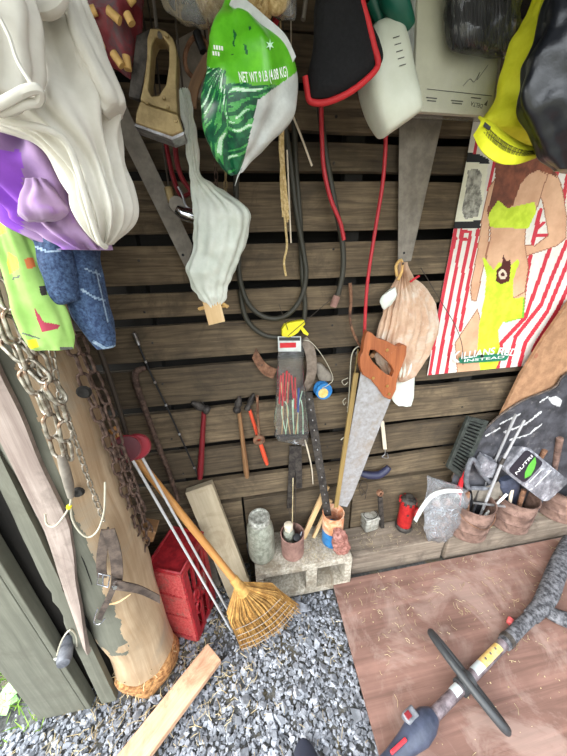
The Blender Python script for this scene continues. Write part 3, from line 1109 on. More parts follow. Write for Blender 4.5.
# cinder block
kb = thing('cinder_block', 'grey concrete cinder block on the ground with both hollows facing front', 'cinder block', (0.195, -0.1, 0))
mb = MB()
X0, X1, Y0, Y1, H = -0.025, 0.413, -0.195, -0.004, 0.2
w_ = 0.034
mb.box(((X0 + X1) / 2, (Y0 + Y1) / 2, H - w_ / 2), (X1 - X0, Y1 - Y0, w_))
mb.box(((X0 + X1) / 2, (Y0 + Y1) / 2, w_ / 2), (X1 - X0, Y1 - Y0, w_))
for x in (X0 + w_ / 2, (X0 + X1) / 2 + 0.03, X1 - w_ / 2):
    mb.box((x, (Y0 + Y1) / 2, H / 2), (w_ * (1.5 if x > 0 and x < 0.38 else 1), Y1 - Y0, H - 2 * w_))
mb.build('block', M['concrete'], kb, smooth=0, bev=0.004)
sb = MB()
for k in range(260):
    x, y = random.uniform(0.2, 0.40), random.uniform(-0.18, -0.03)
    chip(sb, x, y, H + 0.001, random.uniform(0.001, 0.003))
    if k < 60:
        strand(sb, x - 0.1 * random.random(), y, H + 0.001, random.uniform(.006, .03), 0.0005)
tag(sb.build('wood_chaff', M['straw'], origin=(0.3, -0.1, H)), 'chaff and crumbs lying on top of the cinder block', 'chaff', kind='stuff')

# mason jar
jp = V((0.012, -0.105, H))
JS = 1.22
jr = thing('mason_jar', 'large dusty glass canning jar standing on the left of the cinder block', 'jar', jp)
MB().lathe([(a * JS, b * JS) for a, b in [(0.0, 0.002), (0.040, 0.001), (0.047, 0.008), (0.049, 0.02), (0.0485, 0.12), (0.046, 0.145), (0.037, 0.165), (0.033, 0.172), (0.033, 0.178)]], jp, n=36, wob=0.02).build('glass_body', M['jar'], jr)
MB().lathe([(a * JS, b * JS) for a, b in [(0.036, 0.170), (0.038, 0.172), (0.038, 0.190), (0.035, 0.194), (0.028, 0.194), (0.026, 0.190), (0.0, 0.191)]], jp, n=36, wob=0.04).build('lid', M['jarlid'], jr)
# reddish tin with brushes
cp = V((0.152, -0.118, H))
CS = 1.2
ct = thing('rusty_tin_can', 'small open reddish tin holding a bottle and sticks on the cinder block', 'tin can', cp)
MB().lathe([(a * CS, b * CS * 1.05) for a, b in [(0.0, 0.001), (0.042, 0.0), (0.043, 0.003), (0.0435, 0.09), (0.045, 0.092), (0.045, 0.096), (0.0415, 0.096), (0.041, 0.004), (0.0, 0.004)]], cp, n=32, wob=0.02).build('can_body', M['clay'], ct)
bt = thing('small_bottle', 'small dusty bottle with a pale cap inside the reddish tin', 'bottle', cp + V((-0.014, 0.01, 0.004)))
MB().lathe([(a * CS, b * CS) for a, b in [(0.0, 0.0), (0.021, 0.001), (0.022, 0.09), (0.015, 0.105), (0.012, 0.11)]], cp + V((-0.014, 0.012, 0.006)), n=20).build('bottle_body', M['jar'], bt)
MB().lathe([(a * CS, b * CS) for a, b in [(0.0155, 0.106), (0.0165, 0.108), (0.0165, 0.128), (0.012, 0.131), (0.0, 0.131)]], cp + V((-0.014, 0.012, 0.006)), n=20).build('bottle_cap', M['cream'], bt)
tag(MB().lathe([(0.0, 0.0), (0.016, 0.001), (0.016, 0.012), (0.013, 0.014), (0.0, 0.013)], cp + V((0.014, -0.018, 0.108)), (0.2, -0.5, 1), 20).build('round_lid', M['black']), 'round black lid on top of the things in the reddish tin', 'lid')
for k, (px, py, q, l, mt, r_) in enumerate(((293, 478, -0.06, 'long thin pale stick rising from the reddish tin', 'straw', 0.0022), (296, 482, -0.04, 'long dark rod rising from the reddish tin beside the pale stick', 'darkwire', 0.0022),
                                       (287, 500, -0.1, 'short twiggy stick at the back of the reddish tin', 'darkwire', 0.0018))):
    tag(MB().tube([cp + V((0.0 + 0.012 * k, 0.015, 0.004)), P(px, py, q)], r_, 6).build('stick', M[mt]), l, 'stick', 'sticks in the reddish tin')
tag(MB().tube([cp + V((0.012, -0.02, 0.03)), cp + V((0.04, -0.014, 0.135))], 0.003, 8).build('stick', M['smoke']), 'short pale slanting stick in the right of the reddish tin', 'stick', 'sticks in the reddish tin')
# blue and orange can
sp = V((0.348, -0.095, H))
sc_ = thing('paint_can', 'tall narrow blue and orange can on the block with the saw tip in it', 'can', sp)
MB().lathe([(a * 1.42, b * 1.12) for a, b in [(0.0, 0.002), (0.033, 0.0), (0.034, 0.002), (0.034, 0.075)]], sp, n=30).build('lower_body', M['bluecan'], sc_, label='blue lower band')
MB().lathe([(a * 1.42, b * 1.12) for a, b in [(0.034, 0.075), (0.0345, 0.076), (0.0345, 0.135), (0.034, 0.136)]], sp, n=30, caps=False).build('label_band', M['orangecan'], sc_, label='faded orange band')
MB().lathe([(a * 1.42, b * 1.12) for a, b in [(0.034, 0.136), (0.034, 0.158), (0.035, 0.16), (0.032, 0.16), (0.031, 0.02), (0.0, 0.02)]], sp, n=30, caps=False).build('rim', M['orangecan'], sc_)
# pinkish rusty casting
cx = G(340, 545, H + 0.03)
RRm = MB()
RRm.bag([(334, 530, 341, 528, -0.155, 0.008), (332, 537, 346, 534, -0.158, 0.014), (332, 544, 349, 541, -0.163, 0.016), (335, 551, 349, 549, -0.165, 0.014), (339, 556, 347, 555, -0.165, 0.008)], n=40, sub=6, crum=(45, 0.010), seed=3)
tag(RRm.build('rusty_casting', M['fleshrust']), 'lumpy pinkish rusted casting leaning on the blue can', 'casting')
# wedges
for (a, b, y0, y1, ww, l) in (((327, 486), (305, 534), -0.02, -0.06, 0.024, 'pale split wood stake leaning on the wall left of the blue can'), ((331, 500), (314, 536), -0.03, -0.065, 0.014, 'narrow darker wood stake beside the pale split stake')):
    pa, pb = P(*a, y0), P(*b, y1)
    dd = (pb - pa).normalized()
    pb = pa + dd * ((pa.z - H) / -dd.z)
    sd_ = dd.cross(V((0, -1, 0.3))).normalized()
    tag(MB().beam(pa, pb, sd_ * ww, dd.cross(sd_) * 0.012).build('wood_stake', M['palewood'], smooth=0), l, 'wood stake', 'pale stakes behind the blue can')

# leaning tan board
pa, pb = P(199, 486, -0.035), P(241, 592, -0.13)
dd = (pb - pa).normalized()
pb = pa + dd * ((pa.z - 0.002) / -dd.z)
sd_ = dd.cross(V((0, -1, 0.35))).normalized()
tag(MB().beam(pa, pb, sd_ * 0.112, dd.cross(sd_).normalized() * 0.034).build('leaning_board', M['board'], smooth=0, bev=0.002), 'short thick tan board leaning on the wall behind the broom', 'board')
# grey board sliver behind crate
pa, pb = P(196, 520, -0.03), P(222, 605, -0.10)
dd = (pb - pa).normalized()
pb = pa + dd * ((pa.z - 0.002) / -dd.z)
sd_ = dd.cross(V((0, -1, 0.3))).normalized()
tag(MB().beam(pa, pb, sd_ * 0.045, dd.cross(sd_).normalized() * 0.015).build('leaning_board', M['dullsteel'], smooth=0), 'narrow dark grey board between the red crate and the tan board', 'board')

# red crate on end
c0 = V((-0.283, -0.290, 0))
e1 = V((0.061, 0.153, 0)).normalized()
e2 = V((-0.76, 0.42, 0)).normalized()
e2 = (e2 - e1 * e2.dot(e1)).normalized()
D1, D2, HH = 0.165, 0.135, 0.425
ck = thing('plastic_crate', 'red plastic bottle crate standing on end beside the post', 'crate', c0)


def cb(a, b, wv, tv, mb):
    mb.beam(a, b, wv, tv)


nrm1 = -e2       # outward of the right face
z1 = V((0, 0, 1))
mb = MB()
for (s0_, s1_, h0, h1) in ((0, D1, 0.0, 0.03), (0, D1, HH - 0.03, HH), (0, 0.03, 0.03, HH - 0.03), (D1 - 0.025, D1, 0.03, HH - 0.03), (0.03, D1 - .025, 0.205, 0.245)):
    mb.beam(c0 + e1 * (s0_ + s1_) / 2 + z1 * h0, c0 + e1 * (s0_ + s1_) / 2 + z1 * h1, e1 * (s1_ - s0_), e2 * 0.012)
mb.build('side_frame', M['crate'], ck, smooth=0, bev=0.003)
for (s, h0, h1) in ((0.05, 0.245, 0.40), (0.085, 0.245, 0.40), (0.12, 0.245, 0.40), (0.062, 0.03, 0.205), (0.108, 0.03, 0.205)):
    MB().beam(c0 + e1 * s + z1 * h0, c0 + e1 * (s + 0.014) + z1 * h1, e1 * 0.013, e2 * 0.01).build('side_slat', M['crate'], ck, smooth=0)
for (s, h) in ((0.045, 0.235), (0.045, 0.16)):
    ring = [c0 + e1 * (s + 0.016 * math.cos(6.28 * k / 20)) + z1 * (h + 0.03 * math.sin(6.28 * k / 20)) - e2 * 0.007 for k in range(20)]
    MB().tube(ring, 0.005, 6, closed=True).build('grip_ring', M['crate'], ck)
pnl = MB().beam(c0 + e1 * 0.10 + z1 * 0.17 - e2 * 0.004, c0 + e1 * 0.10 + z1 * 0.285 - e2 * 0.004, e1 * 0.04, e2 * 0.008).build('logo_panel', M['crate'], ck, smooth=0)
text('C&L', c0 + e1 * 0.112 + z1 * 0.19 - e2 * 0.009, c0 + e1 * 0.112 + z1 * 0.27 - e2 * 0.009, 0.026, M['steel'], pnl, nrm=-e2)
mb = MB()
g = []
for i in range(40):
    row = []
    h = HH * i / 39
    for j in range(30):
        s = D2 * j / 29
        row.append(c0 + e2 * s + z1 * h - e1 * (0.004 + 0.0016 * math.cos(i * 2.1) * math.cos(j * 2.1) - 0.012 * (1 if (0 < s < 0.012) else 0) * 0))
    g.append(row)
mb.sheet(g, 0.006)
mb.build('base_panel', M['crate_lit'], ck, label='pinkish red dimpled base panel, coloured paler as the lit face, with dirt')
mb = MB()
for k in range(4):
    mb.beam(c0 + e2 * (0.012 + 0.0) + z1 * (0.03 + 0.13 * k), c0 + e2 * 0.13 + z1 * (0.03 + 0.13 * k), z1 * 0.012, e1 * 0.01)
for fr in (0.0, 1.0):
    mb.beam(c0 + e1 * D1 / 2 + z1 * (HH * fr + (0.004 if fr < 1 else -0.004)), c0 + e1 * D1 / 2 + e2 * D2 + z1 * (HH * fr + (0.004 if fr < 1 else -0.004)), e1 * D1, z1 * 0.008)
mb.beam(c0 + e2 * D2 + e1 * D1 / 2 + z1 * 0.0, c0 + e2 * D2 + e1 * D1 / 2 + z1 * HH, e1 * D1, e2 * 0.01)
mb.build('shell', M['crate'], ck, smooth=0, bev=0.002)
# rim on top corner, raised lip
MB().tube([c0 + z1 * (HH + 0.004), c0 + e1 * D1 + z1 * (HH + 0.004), c0 + e1 * D1 + e2 * D2 + z1 * (HH + 0.004), c0 + e2 * D2 + z1 * (HH + 0.004)], 0.007, 8, closed=True).build('lip', M['crate'], ck)

# broom
nk = P(240, 587, -0.30)
tp = P(112, 428, -0.16)
br = thing('corn_broom', 'straw broom with orange wooden handle leaning from the ground toward the post', 'broom', G(265, 630, 0.0))
MB().tube([tp, tp.lerp(nk, 0.5), nk], 0.0128, 18).build('handle', M['handle'], br)
bl, brt = G(241, 648, 0.012), G(299, 606, 0.03)
ctr = [G(241, 648, 0.012), G(262, 640, 0.008), G(282, 626, 0.012), G(299, 606, 0.03)]
arc = spline(ctr, 12)
fwd = (nk - CAM).normalized()
nrmB = ((bl - nk).cross(brt - nk)).normalized()
fb = MB()
for k in range(520):
    t = random.random()
    s = random.uniform(-1, 1)
    q = arc[min(int(t * (len(arc) - 1)), len(arc) - 2)].lerp(arc[min(int(t * (len(arc) - 1)), len(arc) - 2) + 1], (t * (len(arc) - 1)) % 1)
    side_ = (arc[-1] - arc[0]).normalized()
    p0 = nk + side_ * (t - 0.5) * 0.035 + nrmB * s * 0.012
    dirv = q - nk
    pm = nk + dirv * 0.36 + side_ * (t - 0.5) * 0.10 + nrmB * s * 0.026
    pe = nk + dirv * random.uniform(0.9, 1.03) + nrmB * s * 0.018 + V((random.uniform(-.006, .006), random.uniform(-.006, .006), random.uniform(0, .004)))
    pe.z = max(pe.z, 0.004)
    fb.tube([p0, pm, pe], [0.0019, 0.002, 0.0009], 4, caps=False)
o = fb.build('bristles', M['bristle'], br)
o['kind'] = 'stuff'
for f in (0.50, 0.62, 0.72, 0.81, 0.89):
    for sg in (1, -1):
        pts = [nk + (q - nk) * f + nrmB * sg * 0.026 + (arc[-1] - arc[0]).normalized() * (i * 3 / len(arc) - 0.5) * 0.12 * (1 - f) for i, q in enumerate(arc[::3])]
        MB().tube(pts, 0.0011, 5).build('stitching', M['thread'], br)
d_ = (nk - tp).normalized()
MB().lathe([(0.0135, -0.05), (0.0165, -0.045), (0.0165, -0.02), (0.020, 0.0), (0.024, 0.03), (0.02, 0.032)], nk, d_, 20).build('binding', M['bristle'], br)
for k in range(4):
    pass

# two driveway markers
for k, (tpx, bpx, ytop, l) in enumerate((((138, 450), (236, 625), -0.245, 'white rod marker with the front, brighter red round reflector'), ((128, 452), (232, 632), -0.28, 'white rod marker with the dark red round reflector nearer the post'))):
    a = P(tpx[0], tpx[1], ytop)
    b = G(bpx[0], bpx[1], 0.0)
    mk = thing('driveway_marker', l, 'marker stake', b, 'reflector marker stakes')
    MB().tube([a, b], 0.0042, 10).build('rod', M['whitemetal'], mk)
    d_ = (a - b).normalized()
    nr = V((0.35, -1, 0.25)).normalized()
    c = a + d_ * 0.012
    MB().lathe([(0.0, -0.004), (0.036, -0.004), (0.038, 0.0), (0.036, 0.005), (0.030, 0.006), (0.0, 0.007)], c, nr, 30).build('reflector', M['reflector' if k == 0 else 'maroon'], mk)
    MB().tube([c + nr * 0.001 + (frame(nr)[0] * math.cos(t) + frame(nr)[1] * math.sin(t)) * 0.038 for t in [6.283 * i / 30 for i in range(30)]], 0.0025, 6, closed=True).build('rim', M['redwood'], mk)

# ================================================================== LEFT: CLOTHES, CHAINS, STRAPS
wt = thing('white_shirt', 'white shirt bundle with short sleeve hanging at the upper left over the purple cloth', 'shirt', P(60, 240, -0.5))
mb = MB().bag([(-10, -60, 60, -60, -0.550, 0.03), (-24, 0, 74, -4, -0.550, 0.035), (-24, 40, 92, 36, -0.550, 0.045), (-18, 90, 110, 82, -0.550, 0.05), (-8, 125, 122, 126, -0.560, 0.05),
               (50, 150, 128, 168, -0.560, 0.045), (76, 190, 130, 205, -0.560, 0.04), (92, 226, 126, 226, -0.560, 0.03), (100, 246, 112, 244, -0.560, 0.012)],
              n=160, sub=9, pleat=(13, 0.010, 3.5), crum=(13, 0.018), seed=2.3)
mb.build('body', M['white_cloth'], wt, smooth=80)
mb = MB().bag([(60, 10, 82, 2, -0.565, 0.012), (72, 50, 96, 40, -0.570, 0.018), (88, 84, 110, 72, -0.575, 0.020), (99, 108, 121, 100, -0.575, 0.020), (108, 119, 122, 108, -0.575, 0.014)], n=80, sub=6, pleat=(5, 0.003, 2.0), crum=(14, 0.006), seed=5)
mb.build('sleeve', M['white_cloth'], wt, smooth=80)
mb = MB().tube(spline([P(-6, 118, -0.615), P(20, 124, -0.620), P(48, 130, -0.615), P(66, 142, -0.610), P(78, 170, -0.608), P(88, 205, -0.605), P(99, 240, -0.590), P(106, 247, -0.580)], 8), 0.0034, 8)
mb.build('hem', M['white_cloth'], wt)
mb = MB().tube(spline([P(26, -10, -0.595), P(32, 4, -0.600), P(44, 10, -0.602), P(56, 4, -0.600), P(60, -12, -0.590)], 8), 0.011, 12, flat=0.6)
mb.build('collar', M['white_cloth'], wt)
cord(wt, P(40, -50, -0.550))
w2 = thing('undershirt', 'white undershirt at the far upper left corner in front of the other white shirt', 'undershirt', P(5, 105, -0.630))
mb = MB().bag([(-60, -40, 22, -40, -0.630, 0.015), (-60, 0, 30, 0, -0.630, 0.02), (-60, 40, 37, 40, -0.635, 0.022), (-60, 80, 40, 82, -0.640, 0.022), (-60, 106, 36, 96, -0.645, 0.02), (-60, 116, 14, 106, -0.640, 0.012)], n=130, sub=8, pleat=(7, 0.006, 2.0), crum=(13, 0.012), seed=8)
mb.build('body', M['white_cloth'], w2, smooth=80)
MB().tube(spline([P(-14, 112, -0.665), P(8, 100, -0.670), P(28, 90, -0.670), P(39, 90, -0.667), P(38, 101, -0.662), P(24, 104, -0.665), P(0, 113, -0.662)], 7), 0.0038, 8).build('hem', M['white_cloth'], w2)
MB().tube(spline([P(-8, 4, -0.653), P(8, 34, -0.658), P(18, 62, -0.663), P(34, 88, -0.666)], 7), 0.0016, 6).build('seam', M['white_cloth'], w2)
cord(w2, P(-10, -30, -0.630))

pp = thing('purple_shirt', 'purple shirt bunched and hanging below the white shirt at the left', 'shirt', P(60, 250, -0.47))
mb = MB().bag([(-30, 90, 62, 90, -0.475, 0.02), (-30, 130, 74, 130, -0.485, 0.035), (-30, 165, 86, 165, -0.49, 0.04), (-22, 200, 98, 200, -0.49, 0.04), (0, 222, 106, 226, -0.49, 0.036), (30, 238, 108, 240, -0.49, 0.028), (68, 250, 104, 250, -0.49, 0.014)],
              n=160, sub=9, pleat=(11, 0.014, 5.0), crum=(15, 0.026), seed=11)
mb.paint(lambda x, y, c: 1 if x < 22 + 8 * noise.noise(V((x * 0.1, y * 0.05, 1))) and y > 150 and x + 0.2 * y < 66 + 6 * noise.noise(c * 20) else None)  # vivid patch paints the sunlight along the shirt's left edge
mb.build('body', [M['purple'], M['purple_sunlit']], pp, smooth=80)
mb = MB().bag([(28, 180, 46, 178, -0.535, 0.012), (22, 196, 58, 198, -0.54, 0.02), (22, 212, 66, 212, -0.54, 0.02), (30, 222, 58, 220, -0.535, 0.012)], n=70, sub=7, pleat=(6, 0.004, 3), crum=(20, 0.008), seed=4)
mb.build('bunched_cuff', M['purple'], pp, smooth=80)
cord(pp, P(20, 100, -0.47))

lm = thing('lime_cloth', 'lime green printed cloth with yellow and crimson shapes hanging over the post chains', 'cloth', P(45, 350, -0.49))
mb = MB().bag([(-16, 214, 26, 214, -0.48, 0.010), (-14, 225, 30, 225, -0.485, 0.016), (-4, 255, 42, 252, -0.49, 0.018), (8, 290, 54, 286, -0.495, 0.018), (18, 325, 70, 316, -0.495, 0.016), (25, 346, 75, 334, -0.495, 0.013), (29, 350, 73, 349, -0.495, 0.006)], n=200, sub=26, pleat=(5, 0.004, 1.5), crum=(12, 0.006), seed=6)
PT = [([(8, 252), (17, 258), (19, 268), (10, 274), (7, 262)], 1), ([(24, 259), (33, 257), (36, 267), (27, 269)], 2), ([(34, 307), (44, 322), (60, 325), (58, 329), (42, 332), (37, 320)], 3),
      ([(27, 340), (36, 339), (39, 347), (29, 350)], 1), ([(39, 286), (46, 285), (47, 295), (41, 295)], 4), ([(-4, 222), (4, 220), (6, 232), (-2, 236)], 1), ([(12, 278), (20, 275), (20, 277), (12, 280)], 5), ([(22, 332), (40, 338), (40, 339.4), (22, 334)], 5), ([(60, 347), (73, 347), (73, 350), (60, 350)], 5)]


def limep(x, y, c):
    if c.y > -0.488:
        return None
    for pg, k in PT:
        if inpoly(x, y, pg):
            return k
    return None


mb.paint(limep)
mb.build('body', [M['lime_cloth'], M['yellow'], M['orange'], M['magenta'], M['iron'], M['ink']], lm, smooth=80)
cord(lm, P(0, 195, -0.48))
dn = thing('denim_jeans', 'blue denim jeans legs hanging folded beside the lime green cloth', 'jeans', P(90, 350, -0.46))
mb = MB().bag([(40, 226, 99, 226, -0.45, 0.02), (40, 236, 100, 240, -0.455, 0.03), (50, 262, 103, 262, -0.458, 0.032), (62, 290, 108, 288, -0.46, 0.03), (76, 318, 113, 312, -0.46, 0.028), (88, 338, 117, 334, -0.46, 0.022), (97, 349, 117, 346, -0.46, 0.014)], n=150, sub=14, pleat=(3, 0.003, 1), crum=(14, 0.006), seed=9)
mb.paint(lambda x, y, c: 1 if c.y < -0.46 and (dseg(x, y, [(82, 290), (96, 298), (110, 302)]) < 1.1 or dseg(x, y, [(84, 268), (102, 276)]) < 0.8 or dseg(x, y, [(94, 342), (106, 349), (118, 346)]) < 1.6 or dseg(x, y, [(96, 270), (108, 322)]) < 0.7) else None)
mb.build('long_leg', [M['denim'], M['denim_pale']], dn, smooth=80)
mb = MB().bag([(31, 230, 71, 230, -0.475, 0.010), (32, 240, 72, 240, -0.485, 0.02), (40, 262, 74, 258, -0.488, 0.022), (47, 285, 78, 278, -0.488, 0.02), (54, 305, 80, 297, -0.488, 0.016), (57, 307, 79, 300, -0.488, 0.006)], n=120, sub=12, pleat=(3, 0.003, 1), crum=(14, 0.006), seed=10)
mb.paint(lambda x, y, c: 1 if c.y < -0.485 and (dseg(x, y, [(36, 247), (48, 252), (60, 250)]) < 1.3) else None)
mb.build('short_leg', [M['denim'], M['denim_pale']], dn, smooth=80)
cord(dn, P(70, 205, -0.45))


def links(root, path, llen, wr, wdt, mat, name='chain_link', roll0=0.0, view=True):
    """a chain of separate links laid along a path of points"""
    pts = spline(path, 12)
    L = [0]
    for i in range(1, len(pts)):
        L.append(L[-1] + (pts[i] - pts[i - 1]).length)
    pitch = llen - 2.3 * wr
    base = None
    n = int(L[-1] / pitch)
    off = V(root['_o'])
    for k in range(n + 1):
        d = min(k * pitch, L[-1] - 1e-6)
        i = max(j for j in range(len(L) - 1) if L[j] <= d)
        t = (d - L[i]) / max(L[i + 1] - L[i], 1e-9)
        p = pts[i].lerp(pts[i + 1], t)
        a = (pts[i + 1] - pts[i]).normalized()
        vd = (CAM * 0 + V((0.15, -1, 0.5))).normalized()
        s = a.cross(vd).normalized()
        ang = (R(28) if k % 2 else R(-52)) + R(random.uniform(-14, 14)) + roll0
        s = Matrix.Rotation(ang, 3, a) @ s
        q = s.cross(a).normalized()
        if base is None:
            ring = []
            hl, hw = llen / 2 - wdt / 2, wdt / 2 - wr
            for j in range(8):
                t_ = math.pi * j / 7
                ring.append(V((hw * math.cos(t_), hl + hw * math.sin(t_), 0)))
            for j in range(8):
                t_ = math.pi + math.pi * j / 7
                ring.append(V((hw * math.cos(t_), -hl + hw * math.sin(t_), 0)))
            o = MB().tube(ring, wr, 8, closed=True).build(name, mat, root)
            o.data.transform(Matrix.Translation(off))
            base = o
        else:
            o = base.copy()
            COL.objects.link(o)
            o.parent = root
        o.matrix_basis = Matrix.Translation(p - off) @ Matrix((s, a, q)).transposed().to_4x4()
    return base


hv = thing('heavy_chain', 'heavy steel chain of long links hanging down the front of the post with a clevis', 'chain', P(60, 500, -0.45))
links(hv, [P(-4, 262, -0.455), P(8, 305, -0.455), P(22, 345, -0.455), P(35, 380, -0.455), P(48, 416, -0.455), P(58, 452, -0.455)], 0.058, 0.0036, 0.030, M['chain'])
links(hv, [P(36, 340, -0.455), P(46, 376, -0.455), P(58, 402, -0.452), P(66, 432, -0.452), P(70, 462, -0.45)], 0.055, 0.0034, 0.028, M['chain'])
links(hv, [P(10, 330, -0.46), P(26, 372, -0.462), P(42, 398, -0.462), P(52, 420, -0.46)], 0.055, 0.0034, 0.028, M['chain'], roll0=0.6)
links(hv, [P(16, 350, -0.458), P(32, 366, -0.462), P(48, 382, -0.465), P(60, 398, -0.462)], 0.055, 0.0034, 0.03, M['chain'])
mb = MB().tube(spline([P(61, 456, -0.46), P(65, 470, -0.462), P(69, 485, -0.462), P(71, 497, -0.458)], 4), [0.0075, 0.0095, 0.009, 0.006], 14)
mb.build('clevis', M['dullsteel'], hv)
th = thing('light_chain', 'light small link chain hanging on the post right of the heavy chain', 'chain', P(100, 520, -0.44))
links(th, [P(52, 352, -0.452), P(60, 395, -0.452), P(70, 425, -0.452), P(78, 448, -0.448), P(88, 478, -0.446), P(98, 505, -0.442), P(104, 522, -0.438)], 0.026, 0.0017, 0.0125, M['chain'])
for k, (pth, l, ln) in enumerate((([P(82, 345, -0.36), P(94, 375, -0.355), P(106, 402, -0.35), P(117, 435, -0.34), P(131, 480, -0.33), P(144, 512, -0.32)], 'rusty chain hanging right of the post in front of the red reflectors', 0.050),
                          ([P(72, 346, -0.385), P(86, 385, -0.375), P(100, 420, -0.365), P(113, 455, -0.355), P(128, 500, -0.34), P(138, 540, -0.33)], 'darker rusty chain lying close along the right side of the post', 0.050),
                          ([P(120, 452, -0.33), P(134, 490, -0.32), P(146, 530, -0.31), P(143, 565, -0.31), P(149, 600, -0.305)], 'rusty chain tail hanging beside the upper left of the red crate', 0.044))):
    rc = thing('rusty_chain', l, 'chain', pth[-1], 'rusty chains beside the post')
    links(rc, pth, ln, 0.0034, 0.026, M['rustchain'], roll0=0.5 * k)
tag(MB().tube(spline([P(94, 335, -0.20), P(106, 368, -0.19), P(118, 405, -0.18), P(128, 440, -0.175)], 6), 0.007, 10).build('rebar_rod', M['darkwire']), 'dull ridged rod hanging below the denim jeans', 'rod')

# wire loop with yellow tie and leather strap
wl = thing('wire_loop', 'pale double wire loop hooked on the post with a yellow tie', 'wire', P(70, 535, -0.45))
MB().tube(spline([P(71, 497, -0.455), P(70, 505, -0.46), P(64, 516, -0.465), P(55, 526, -0.465), P(47, 524, -0.46), P(45, 514, -0.455)], 7), 0.0022, 8).build('short_loop', M['wire'], wl)
MB().tube(spline([P(71, 500, -0.455), P(72, 518, -0.462), P(80, 532, -0.468), P(89, 537, -0.468), P(98, 530, -0.465), P(104, 512, -0.46), P(105, 492, -0.452), P(105, 482, -0.446)], 7), 0.0023, 8).build('long_loop', M['wire'], wl)
MB().lathe([(0.0, -0.004), (0.005, -0.003), (0.0055, 0.003), (0.0, 0.004)], P(69, 507, -0.462), (0.3, 0, 1), 10).build('yellow_tie', M['yellow'], wl)
st = thing('leather_halter_strap', 'worn brown leather strap with buckle hanging on the post', 'strap', P(110, 570, -0.45))
MB().tube([P(108, 528, -0.42), P(108, 530, -0.452)], 0.003, 8).build('nail', M['iron'], st)
hw_ = lambda ax_, ay_: (P(100 + ax_, 560 + ay_, -0.45) - P(100, 560, -0.45))
MB().ribbon([P(106, 530, -0.448), P(103, 545, -0.452), P(101, 562, -0.454), P(102, 578, -0.453)], [hw_(5, 0)] * 4, 0.003).build('strap', M['leather'], st)
MB().ribbon([P(108, 530, -0.455), P(113, 545, -0.456), P(116, 560, -0.458), P(117, 575, -0.458), P(116, 586, -0.456)], [hw_(6, -1)] * 5, 0.003).build('strap', M['leather'], st)
MB().ribbon([P(114, 584, -0.462), P(126, 586, -0.464), P(142, 590, -0.45), P(160, 599, -0.435)], [hw_(1, 5)] * 4, 0.003).build('strap', M['leather'], st)
MB().ribbon([P(114, 586, -0.457), P(108, 600, -0.455), P(102, 612, -0.453), P(99, 620, -0.452)], [hw_(3, 1.5)] * 4, 0.003).build('strap', M['leather'], st)
MB().tube(spline([P(99, 573, -0.462), P(110, 576, -0.464), P(108, 587, -0.464), P(97, 584, -0.462)], 1), 0.002, 8, closed=True).build('buckle', M['chrome'], st)
MB().tube([P(103, 574, -0.464), P(103, 586, -0.464)], 0.0016, 8).build('buckle_prong', M['chrome'], st)
MB().tube(spline([P(98, 608, -0.457), P(94, 622, -0.457), P(100, 624, -0.457), P(105, 618, -0.457)], 4), 0.0018, 8).build('snap_ring', M['chrome'], st)
MB().tube([P(114, 586, -0.467), P(115, 588, -0.475)], 0.005, 10).build('rivet', M['chrome'], st)
# bark splinter
tag(MB().tube(spline([P(105, 605, -0.438), P(118, 602, -0.446), P(131, 594, -0.44)], 4), [0.001, 0.004, 0.001], 8, flat=0.5).build('wood_splinter', M['palewood']), 'pale wood splinter lifting off the post below the strap', 'splinter')
# metal bracket and block behind crate
tag(MB().box(P(148, 530, -0.24), (0.055, 0.05, 0.05), Matrix.Rotation(0.4, 3, 'Y')).build('wood_block', M['brownhandle'], bev=0.003), 'small brown wood block wedged above the red crate', 'wood block')
tag(MB().tube(spline([P(124, 540, -0.26), P(128, 528, -0.27), P(138, 518, -0.27), P(150, 524, -0.265), P(152, 534, -0.262), P(144, 546, -0.262), P(130, 552, -0.258), P(122, 556, -0.255)], 6), 0.003, 8).build('rusty_hook', M['rustchain']), 'rusty bent hook between the post and the red crate', 'hook')

# ================================================================== BACK WALL TOOLS


def along(pts, ys):
    return [P(p[0], p[1], y) for p, y in zip(pts, ys)]


def hammer(head, neck, end, rad, l, hmat, y=-0.024, hd=None, name='hammer'):
    t = thing(name, l, 'hammer', P(end[0], end[1], y), 'hammers on the wall')
    a, b = P(neck[0], neck[1], y), P(end[0], end[1], y)
    MB().tube([a, a.lerp(b, 0.3), a.lerp(b, 0.7), a.lerp(b, 0.92), b], [rad * 0.8, rad * 0.85, rad * 1.1, rad * 1.15, rad * 0.9], 14, flat=0.8).build('handle', hmat, t)
    d = (a - b).normalized()
    h0, h1 = P(*hd[0], y), P(*hd[1], y)
    ax_ = (h1 - h0).normalized()
    ln = (h1 - h0).length
    MB().lathe([(0.0, 0), (rad * 1.0, 0.0), (rad * 1.25, 0.004), (rad * 1.25, ln * 0.2), (rad * 0.85, ln * 0.3), (rad * 1.15, ln * 0.42), (rad * 1.15, ln * 0.62), (rad * 0.8, ln * 0.75), (rad * 0.55, ln * 0.95), (0.0, ln)], h0, ax_, 18).build('head', M['iron'], t)
    MB().tube([P(*head, 0.0), P(*head, y - 0.004)], 0.0025, 8).build('nail', M['iron'], t)
    return t


